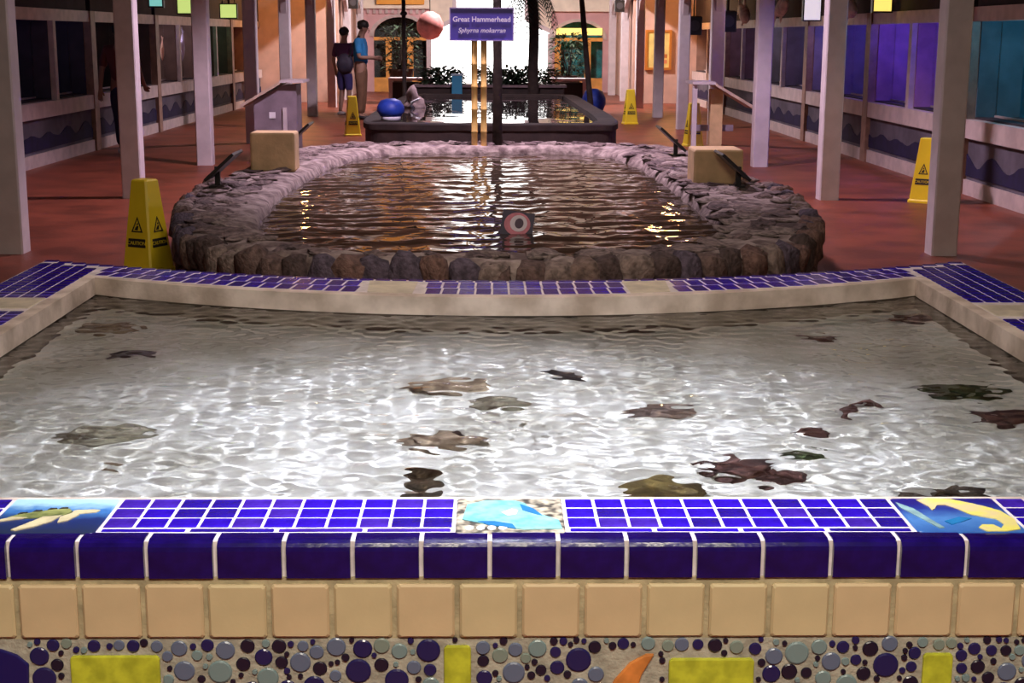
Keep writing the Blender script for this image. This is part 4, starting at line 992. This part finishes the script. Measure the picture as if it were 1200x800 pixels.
# ------------------------------------------------------------------ wet floor cones
def wet_cone(label, x, y, rz, first=[None]):
    G = 'yellow wet floor cones'
    if first[0] is not None:
        c = copy_tree(first[0]); c.location = (x, y, 0); c.rotation_euler = (0, 0, rz); c['label'] = label; return c
    root = thing('floor_cone', label, 'floor cone', (0, 0, 0), 0, G)
    def sq(r, z, b_): return [(r - b_, -r, z), (r, -r + b_, z), (r, r - b_, z), (r - b_, r, z), (-r + b_, r, z), (-r, r - b_, z), (-r, -r + b_, z), (-r + b_, -r, z)]
    MB().loft([sq(0.128, 0.03, .012), sq(0.070, 0.645, .012), sq(0.062, 0.655, .012)]).build('body', M['yellow'], root)
    MB().loft([sq(0.140, 0.0, .015), sq(0.140, 0.02, .015), sq(0.128, 0.035, .012)]).build('foot', M['yellow'], root)
    sl = math.atan2(0.058, 0.615)
    for k_ in range(4):
        Q = Matrix.Rotation(k_ * math.pi / 2, 4, 'Z')
        def face(name, polys, m, off=0.0025):
            b = MB()
            for pl in polys:
                lo = []
                for o_ in (-0.002, off):
                    lo.append([Q @ Vector((u, -(0.128 - (z - 0.03) * math.tan(sl)) - o_, z)) for u, z in pl])
                b.loft(lo)
            return b.build(name, m, root)
        face('warning_band', [[(-.078, .185), (.078, .185), (.074, .245), (-.074, .245)]], M['ink'])
        tri = [(-.05, .29), (.05, .29), (0, .40)]; ti = [(-.036, .299), (.036, .299), (0, .382)]
        face('warning_triangle', [[tri[0], tri[1], ti[1], ti[0]], [tri[1], tri[2], ti[2], ti[1]], [tri[2], tri[0], ti[0], ti[2]], [(-.012, .305), (.006, .305), (.012, .335), (-.004, .335)], [(-.004, .342), (.008, .342), (.006, .355), (-.004, .353)], [(-.024, .305), (-.016, .305), (-.004, .325), (-.010, .327)]], M['ink'])
        t_ = text('lettering', 'CAUTION', 0.036, M['yellow'], root, Q @ Vector((0, -(0.128 - 0.185 * math.tan(sl)) - 0.0035, 0.214)), (R(90) - sl, 0, k_ * math.pi / 2))
    first[0] = root; root.location = (x, y, 0); root.rotation_euler = (0, 0, rz)
    return root
wet_cone('yellow wet floor cone standing left of the stone pool', -2.42, 10.25, R(-27))
wet_cone('yellow wet floor cone against the right wall behind the first right column', 4.48, 14.8, R(-38))
wet_cone('shaded wet floor cone under the slanted right reading desk', 3.15, 22.5, R(10))
wet_cone('amber lit wet floor cone far off between right columns', 2.72, 28.2, R(8))
wet_cone('wet floor cone standing before the man in the blue shirt', -2.29, 24.6, R(12))

# ------------------------------------------------------------------ blocks, info panels, reading desks
p0 = at_z(300, 196, 0.49); p1 = at_z(352, 192, 0.49)
o = bevel(MB().box(p0.x, p0.x + 0.39, 12.75, 13.05, 0.475, 0.82).build('plinth_block', M['block']), 0.02); recenter(o)
tag(o, 'tan block with rounded edges on the left rim of the stone pool', 'block')
o = bevel(MB().box(1.66, 2.06, 11.75, 12.15, 0.475, 0.76).build('plinth_block', M['block']), 0.02); recenter(o)
tag(o, 'tan block on the right rim of the stone pool behind a black panel', 'block')
def info_panel(label, x, y, z, sgn, w=0.30, first=None):
    """angled black panel on a short post; sgn +1 leans up towards the right"""
    root = thing('info_panel', label, 'info panel', (x, y, z), 0, 'angled black info panels on the stone rim')
    a = R(42)
    b = MB().box(-w / 2, w / 2, -0.22, 0.22, -0.012, 0.012); q_ = Matrix.Translation((x + sgn * 0.05, y, z + 0.17)) @ Matrix.Rotation(-sgn * a, 4, 'Y')
    b.v = [tuple(q_ @ Vector(v)) for v in b.v]; bevel(b.build('panel', M['black'], root), 0.004)
    b = MB().box(-w / 2 + .02, w / 2 - .02, -0.2, 0.2, 0.011, 0.014); b.v = [tuple(q_ @ Vector(v)) for v in b.v]
    b.build('panel_face', mat('panel_grey', (0.05, 0.045, 0.06), 0.3), root)
    MB().box(x - 0.02, x + 0.02, y - 0.02, y + 0.02, z - 0.02, z + 0.16).build('post', M['black'], root)
    MB().box(x - 0.06, x + 0.06, y - 0.06, y + 0.06, z - 0.005, z + 0.015).build('foot_plate', M['black'], root)
    return root
q = at_z(248, 219, 0.49); info_panel('black angled panel on the left rim, nearest the yellow cone', q.x + 0.05, q.y, 0.49, 1)
q = at_z(374, 166, 0.0); info_panel('black angled panel behind the left tan block', -2.02, 15.35, 0.48, 1)
q = at_z(872, 219, 0.49); info_panel('black angled panel standing before the right tan block', q.x - 0.05, q.y, 0.49, -1)
q = at_z(795, 182, 0.49); info_panel('black angled panel beyond the right tan block', q.x - 0.03, q.y, 0.49, -1, 0.34)
def reading_desk(label, sgn, x, y, post_m, first=None):
    root = thing('reading_desk', label, 'desk', (x, y, 0), 0, 'slanted reading desks beside the pools')
    # profile in x-z, seen from the entrance; sgn -1: the slope falls to the left
    def pr_(pts): return [(x + sgn * a, z) for a, z in pts]
    MB().prism(pr_([(0.0, 1.02), (0.52, 0.72), (0.52, 0.76), (0.0, 1.06)]), y - 0.35, y + 0.35, 'y').build('slanted_board', M['board'], root)
    MB().prism(pr_([(-0.30, 1.04), (0.0, 1.04), (0.0, 1.075), (-0.30, 1.075)]), y - 0.35, y + 0.35, 'y').build('flat_shelf', M['paint'], root)
    if sgn < 0:
        MB().prism(pr_([(-0.2, 0), (0.36, 0), (0.36, 0.80), (0.0, 1.0), (-0.2, 1.02)]), y - 0.25, y + 0.25, 'y').build('cabinet', M['lectern'], root)
        MB().box(x - 0.16, x - 0.08, y - 0.262, y - 0.25, 0.58, 0.66).build('paper_note', M['white'], root)
        MB().box(x + 0.02, x + 0.07, y - 0.28, y - 0.25, 0.12, 0.72).build('front_post', M['paint'], root)
    else:
        MB().box(x - 0.02, x + 0.14, y - 0.1, y + 0.1, 0, 0.97).build('leg', M[post_m], root)
        MB().box(x - 0.29, x - 0.23, y - 0.3, y - 0.24, 0, 1.04).build('leg', M['paint'], root)
        MB().box(x - 0.26, x + 0.3, y - 0.03, y + 0.03, 0.42, 0.50).build('rail', M['lectern'], root)
    return root
q = at_y(332, 95, 19.5); reading_desk('grey violet reading desk with slanted board on the left walk', -1, q.x, 19.5, 'lectern')
q = at_y(834, 105, 19.5); reading_desk('slanted reading desk on a tan post on the right walk', 1, q.x, 19.5, 'block')

# ------------------------------------------------------------------ things on and above the tank walls
o = fish('mounted_fish', (4.95, 20.5, 1.78 + 0.28), 1.0, M['pale'], None, R(8)); recenter(o); tag(o, 'big pale mounted fish above the tanks past the second right column', 'mounted fish', 'mounted fish above the right tanks')
o = fish('mounted_fish', (4.95, 25.2, 2.12), 1.1, M['pale'], None, R(-10)); recenter(o); tag(o, 'pale mounted fish above the grey blue tank', 'mounted fish', 'mounted fish above the right tanks')
o = fish('mounted_fish', (4.95, 28.9, 2.12), 1.2, M['pale'], None, R(14)); recenter(o); tag(o, 'tan mounted fish above the dim slate tank', 'mounted fish', 'mounted fish above the right tanks')
def speaker(label, px, py, D, s=0.3):
    p = at_y(px, py, D); root = thing('loudspeaker', label, 'loudspeaker', (p.x, D, p.z), 0, 'dark loudspeakers hung along the arcades')
    b = MB().bevbox(p.x - s * .4, p.x + s * .4, D - s * .4, D + s * .4, p.z - s / 2, p.z + s / 2, 0.02); b.build('housing', M['black'], root)
    MB().prism(circ(p.x, p.z, s * .28, s * .28), D - s * .42, D - s * .395, 'y').build('grille', mat('grille_grey', (0.05, 0.045, 0.05), 0.6), root)
    MB().tube([(p.x, D, p.z + s * .45), (p.x, D, 3.3)], 0.015, 6).build('bracket', M['black'], root)
    return root
speaker('dark loudspeaker hung above the far right walk', 726, 7, 37.5, 0.3)
speaker('dark loudspeaker hung above the far left walk', 414, 3, 37.5, 0.3)
speaker('dark loudspeaker hung past the fifth right column', 813, 30, 29.0, 0.36)
speaker('dark loudspeaker hung past the fourth right column', 852, 25, 25.5, 0.36)
def lit_sign(label, x0, x1, py, D, m, side, z0_, z1_):
    a, c = at_y(x0, 5, D).x, at_y(x1, 5, D).x
    root = thing('lit_sign', label, 'sign', ((a + c) / 2, D, z0_), 0, 'lit signs above the tanks')
    MB().box(a, c, D - 0.02, D + 0.06, z0_, z1_).build('sign_case', M['black'], root)
    MB().box(a + .02, c - .02, D - 0.03, D - 0.018, z0_ + .02, z1_ - .02).build('sign_face', m, root)
    for xx in (a + .05, c - .05): MB().tube([(xx, D + .02, z1_), (xx, D + .02, 3.3)], 0.01, 6).build('hanger', M['black'], root)
lit_sign('yellow green lit sign between the second and third left columns', 207, 240, 0, 23.0, M['signglow_g'], -1, at_y(220, 17, 23).z, at_y(220, -14, 23).z)
lit_sign('pale green lit sign just right of the third left column', 257, 278, 0, 27.0, M['signglow_g'], -1, at_y(265, 22, 27).z, at_y(265, 4, 27).z)
lit_sign('teal lit sign beside the second left column', 174, 192, 0, 20.0, M['signglow_t'], -1, at_y(183, 9, 20).z, at_y(183, -14, 20).z)
lit_sign('yellow lit sign above the violet tank on the right', 1022, 1046, 0, 18.6, M['signglow_y'], 1, at_y(1034, 15, 18.6).z, at_y(1034, -10, 18.6).z)
lit_sign('glowing white panel standing in for a fish shape beside the second right column', 941, 963, 0, 21.0, mat('glow_panel_white', (0.8, 0.75, 0.8), 0.5, emit=(0.9, 0.8, 0.9), estr=0.8), 1, at_y(950, 25, 21).z, at_y(950, -8, 21).z)  # added glowing panel in place of a pale fish form, no real sign
# framed poster on the right aisle's end wall
a, c = at_y(756, 60, 36.95), at_y(787, 60, 36.95); zt, zb = at_y(770, 35, 36.95).z, at_y(770, 82, 36.95).z
PO = thing('framed_poster', 'yellow poster in an orange frame on the far right end wall', 'poster', ((a.x + c.x) / 2, 36.95, zb))
f_ = MB(); w = 0.06
f_.box(a.x, c.x, 36.94, 37.0, zb, zb + w).box(a.x, c.x, 36.94, 37.0, zt - w, zt).box(a.x, a.x + w, 36.94, 37.0, zb + w, zt - w).box(c.x - w, c.x, 36.94, 37.0, zb + w, zt - w)
f_.build('frame', mat('orange_frame', (0.55, 0.2, 0.03), 0.5), PO)
MB().box(a.x + w, c.x - w, 36.96, 37.0, zb + w, zt - w).build('poster_sheet', mat('poster_yellow', (0.85, 0.68, 0.22), 0.6, 0.15, 4.0), PO)
for q_, cc in ((0.30, (0.5, 0.16, 0.03)), (0.16, (0.7, 0.25, 0.1))):
    MB().box(a.x + w + 0.28, c.x - w - 0.05, 36.955, 36.962, zb + q_, zb + q_ + 0.09).build('poster_patch', mat('patch%d' % int(q_ * 100), cc, 0.6), PO)

# ------------------------------------------------------------------ people
def skin_mesh(name, verts, edges, radii, m, parent, root=0, sub=2, smooth=True):
    me = bpy.data.meshes.new(name); me.from_pydata([tuple(v) for v in verts], edges, []); me.update()
    o = bpy.data.objects.new(name, me); C.objects.link(o); o.parent = parent
    md = o.modifiers.new('skin', 'SKIN'); md.use_smooth_shade = smooth
    if not me.skin_vertices: me.skin_vertices.new()
    for i, r in enumerate(radii):
        me.skin_vertices[0].data[i].radius = (r, r) if not isinstance(r, tuple) else r
        me.skin_vertices[0].data[i].use_root = (i == root)
    ss = o.modifiers.new('sub', 'SUBSURF'); ss.levels = sub; ss.render_levels = sub
    me.materials.append(m)
    return o
def person(label, loc, rz, J, skinm, shirtm, pantm, hairm, shoem, sleeve='short', shorts=False):
    """J: joints in local metres, facing -y; the body is one skinned mesh, clothing and hair lie over it"""
    root = thing('person', label, 'person', loc, rz)
    V, E, Rr, idx = [], [], [], {}
    def add(n, p, r, par=None):
        idx[n] = len(V); V.append(Vector(p)); Rr.append(r)
        if par: E.append((idx[par], idx[n]))
    add('pelvis', J['pelvis'], 0.125); add('waist', J['waist'], 0.115, 'pelvis'); add('chest', J['chest'], 0.135, 'waist')
    add('neckb', J['neck'], 0.06, 'chest'); hd = Vector(J['head']); nk = Vector(J['neck'])
    add('jaw', nk.lerp(hd, 0.55), 0.062, 'neckb'); add('skull', hd, 0.088, 'jaw'); add('crown', hd + (hd - nk).normalized() * 0.085, 0.062, 'skull')
    for s_ in 'lr':
        add('sh' + s_, J['sh' + s_], 0.058, 'chest'); add('el' + s_, J['el' + s_], 0.042, 'sh' + s_); add('wr' + s_, J['wr' + s_], 0.028, 'el' + s_)
        d = (Vector(J['wr' + s_]) - Vector(J['el' + s_])).normalized(); w_ = Vector(J['wr' + s_])
        add('pm' + s_, w_ + d * 0.06, 0.032, 'wr' + s_)
        sd = d.cross(Vector((0, 1, 0.3))).normalized(); dn = d.cross(sd).normalized()
        for f_i, (o_, L_) in enumerate(((-.027, .075), (-.009, .085), (.009, .08), (.027, .065))):
            b0 = w_ + d * 0.085 + sd * o_
            add('f%d%s' % (f_i, s_), b0, 0.0095, 'pm' + s_); add('g%d%s' % (f_i, s_), b0 + d * L_ * .55 + dn * .012, 0.0088, 'f%d%s' % (f_i, s_)); add('h%d%s' % (f_i, s_), b0 + d * L_ * .9 + dn * .032, 0.0075, 'g%d%s' % (f_i, s_))
        add('t0' + s_, w_ + d * 0.045 - sd * .04, 0.011, 'pm' + s_); add('t1' + s_, w_ + d * 0.085 - sd * .055 + dn * .01, 0.009, 't0' + s_)
        add('hp' + s_, J['hp' + s_], 0.09, 'pelvis'); add('kn' + s_, J['kn' + s_], 0.058, 'hp' + s_)
        cf = Vector(J['kn' + s_]).lerp(Vector(J['an' + s_]), 0.3); add('cf' + s_, cf, 0.056, 'kn' + s_); add('an' + s_, J['an' + s_], 0.036, 'cf' + s_)
        add('to' + s_, Vector(J['an' + s_]) + Vector(J.get('foot', (0, -1, 0))) * 0.14 + Vector((0, 0, -0.05)), 0.03, 'an' + s_)
    skin_mesh('body', V, E, Rr, skinm, root, 0, 2)
    # face: nose, eyes and ears on the head
    fd = Vector(J.get('face', (0, -1, 0))).normalized(); sd = fd.cross(Vector((0, 0, 1))).normalized()
    b = MB(); c = hd + fd * 0.094
    b.blob(c + Vector((0, 0, -0.012)), (0.014, 0.014, 0.024), 1, 0.0)
    for s_ in (-1, 1): b.blob(hd + sd * s_ * 0.088 + Vector((0, 0, -0.01)), (0.014, 0.02, 0.032), 1, 0.0)
    me = b.mesh('face_features', skinm, True); o = bpy.data.objects.new('face_features', me); C.objects.link(o); o.parent = root
    b = MB()
    for s_ in (-1, 1): b.blob(hd + fd * 0.078 + sd * s_ * 0.034 + Vector((0, 0, 0.012)), (0.012, 0.012, 0.008), 1, 0.0)
    b.blob(hd + fd * 0.082 + Vector((0, 0, -0.055)), (0.024, 0.012, 0.006), 1, 0.0)
    me = b.mesh('eyes_and_mouth', M['ink'], True); o = bpy.data.objects.new('eyes_and_mouth', me); C.objects.link(o); o.parent = root
    b = MB(); b.blob(hd - fd * 0.022 + Vector((0, 0, 0.045)), (0.102, 0.108, 0.098), 3, 0.08, 3, 2.0)
    me = b.mesh('hair', hairm, True); o = bpy.data.objects.new('hair', me); C.objects.link(o); o.parent = root
    # shirt
    V, E, Rr, idx = [], [], [], {}
    add('waist', Vector(J['pelvis']) + Vector((0, 0, 0.02)), 0.15); add('mid', J['waist'], 0.142, 'waist'); add('chest', J['chest'], 0.158, 'mid'); add('nk', Vector(J['chest']).lerp(nk, 0.72), 0.085, 'chest')
    for s_ in 'lr':
        add('sh' + s_, J['sh' + s_], 0.078, 'chest'); add('sl' + s_, Vector(J['sh' + s_]).lerp(Vector(J['el' + s_]), 0.85 if sleeve == 'short' else 1.0), 0.062, 'sh' + s_)
        if sleeve == 'long': add('cuff' + s_, Vector(J['el' + s_]).lerp(Vector(J['wr' + s_]), 0.9), 0.042, 'sl' + s_)
    skin_mesh('shirt', V, E, Rr, shirtm, root, 0, 2)
    V, E, Rr, idx = [], [], [], {}
    add('pelvis', J['pelvis'], 0.146)
    add('belt', Vector(J['pelvis']) + Vector((0, 0, 0.06)), 0.135, 'pelvis')
    for s_ in 'lr':
        add('hp' + s_, J['hp' + s_], 0.112, 'pelvis'); add('kn' + s_, J['kn' + s_], 0.080, 'hp' + s_)
        if not shorts: add('hem' + s_, Vector(J['an' + s_]) + Vector((0, 0, 0.02)), 0.064, 'kn' + s_)
    skin_mesh('shorts' if shorts else 'trousers', V, E, Rr, pantm, root, 0, 2)
    for s_ in 'lr':
        a_ = Vector(J['an' + s_]); f_ = Vector(J.get('foot', (0, -1, 0)))
        b = MB().tube([a_ - f_ * 0.06 + Vector((0, 0, -0.045)), a_ + Vector((0, 0, -0.035)), a_ + f_ * 0.10 + Vector((0, 0, -0.05)), a_ + f_ * 0.19 + Vector((0, 0, -0.058))], [0.036, 0.046, 0.042, 0.026], 10)
        me = b.mesh('shoe', shoem, True); o = bpy.data.objects.new('shoe', me); C.objects.link(o); o.parent = root
    return root
skin1 = mat('brown_skin', (0.28, 0.15, 0.10), 0.6); skin2 = mat('tan_skin', (0.42, 0.25, 0.18), 0.6)
hairm = mat('dark_hair', (0.012, 0.009, 0.008), 0.6)
def stand(**kw):
    J = dict(pelvis=(0, 0, 0.95), waist=(0, 0.0, 1.12), chest=(0, 0.01, 1.33), neck=(0, 0.0, 1.52), head=(0, -0.03, 1.68),
             shl=(0.19, 0.01, 1.44), ell=(0.25, 0.03, 1.14), wrl=(0.25, -0.05, 0.90), shr=(-0.19, 0.01, 1.44), elr=(-0.25, 0.03, 1.14), wrr=(-0.25, -0.05, 0.90),
             hpl=(0.095, 0, 0.90), knl=(0.105, -0.01, 0.50), anl=(0.11, 0.02, 0.085), hpr=(-0.095, 0, 0.90), knr=(-0.105, -0.01, 0.50), anr=(-0.11, 0.02, 0.085))
    J.update(kw); return J
# man in a blue shirt looking down at his phone, turned to the right towards the pool
pm = at_z(424, 140, 0.0)
J = stand(head=(0, -0.07, 1.67), face=(0, -1, -0.35), ell=(0.23, -0.02, 1.14), wrl=(0.10, -0.24, 1.12), elr=(-0.23, -0.02, 1.14), wrr=(-0.07, -0.26, 1.14))
mn = person('dark haired man in a blue shirt and brown trousers looking down at his phone', (pm.x, pm.y, 0), R(82), J, skin1, mat('blue_shirt', (0.025, 0.22, 0.50), 0.8, 0.2, 6.0), mat('brown_trousers', (0.15, 0.075, 0.04), 0.8, 0.2, 6.0), hairm, M['black'])
mn.scale = (1.08, 1.08, 1.07)
ph = bevel(MB().box(-0.04, 0.04, -0.07, 0.07, -0.005, 0.005).build('phone', M['black']), 0.003)
ph.rotation_euler = (R(-35), 0, R(82)); ph.location = Matrix.Rotation(R(82), 4, 'Z') @ Vector((0.02, -0.40, 1.26)) + Vector((pm.x, pm.y, 0))
tag(ph, 'black phone held by the man in the blue shirt', 'phone')
bg = thing('shoulder_bag', 'dark shoulder bag hanging behind the man in the blue shirt', 'bag', (pm.x - 0.30, pm.y - 0.12, 0.92))
bb = MB().blob((pm.x - 0.30, pm.y - 0.12, 1.08), (0.17, 0.13, 0.20), 3, 0.12, 5, 1.2); bb.build('bag_body', mat('bag_dark', (0.02, 0.014, 0.03), 0.7), bg, True)
MB().tube([(pm.x - 0.22, pm.y - 0.18, 1.22), (pm.x - 0.12, pm.y - 0.19, 1.50), (pm.x - 0.02, pm.y - 0.16, 1.63), (pm.x + 0.02, pm.y + 0.06, 1.62), (pm.x - 0.2, pm.y + 0.12, 1.2)], 0.016, 6).build('strap', M['black'], bg)
J = stand(knl=(0.11, -0.06, 0.50))
p2 = Vector((-3.02, 30.9, 0))
person('person in a plum top and blue shorts behind the man with the phone', p2, R(150), J, skin2, mat('plum_top', (0.10, 0.03, 0.10), 0.8), mat('blue_shorts', (0.07, 0.06, 0.22), 0.8), hairm, M['white'], shorts=True)
J = stand(knl=(0.10, -0.12, 0.52), anl=(0.10, -0.16, 0.085), knr=(-0.10, 0.03, 0.5), anr=(-0.10, 0.24, 0.12), wrl=(0.26, 0.12, 0.9), wrr=(-0.26, -0.2, 0.95), ell=(0.25, 0.08, 1.14), elr=(-0.25, -0.02, 1.14))
p3 = at_z(134, 181, 0)
person('shadowed visitor in a dark red top and jeans beside the second left column', (p3.x + 0.15, p3.y, 0), R(175), J, skin1, mat('dark_red_top', (0.12, 0.03, 0.025), 0.8), mat('dark_jeans', (0.025, 0.025, 0.075), 0.8), hairm, M['white'])
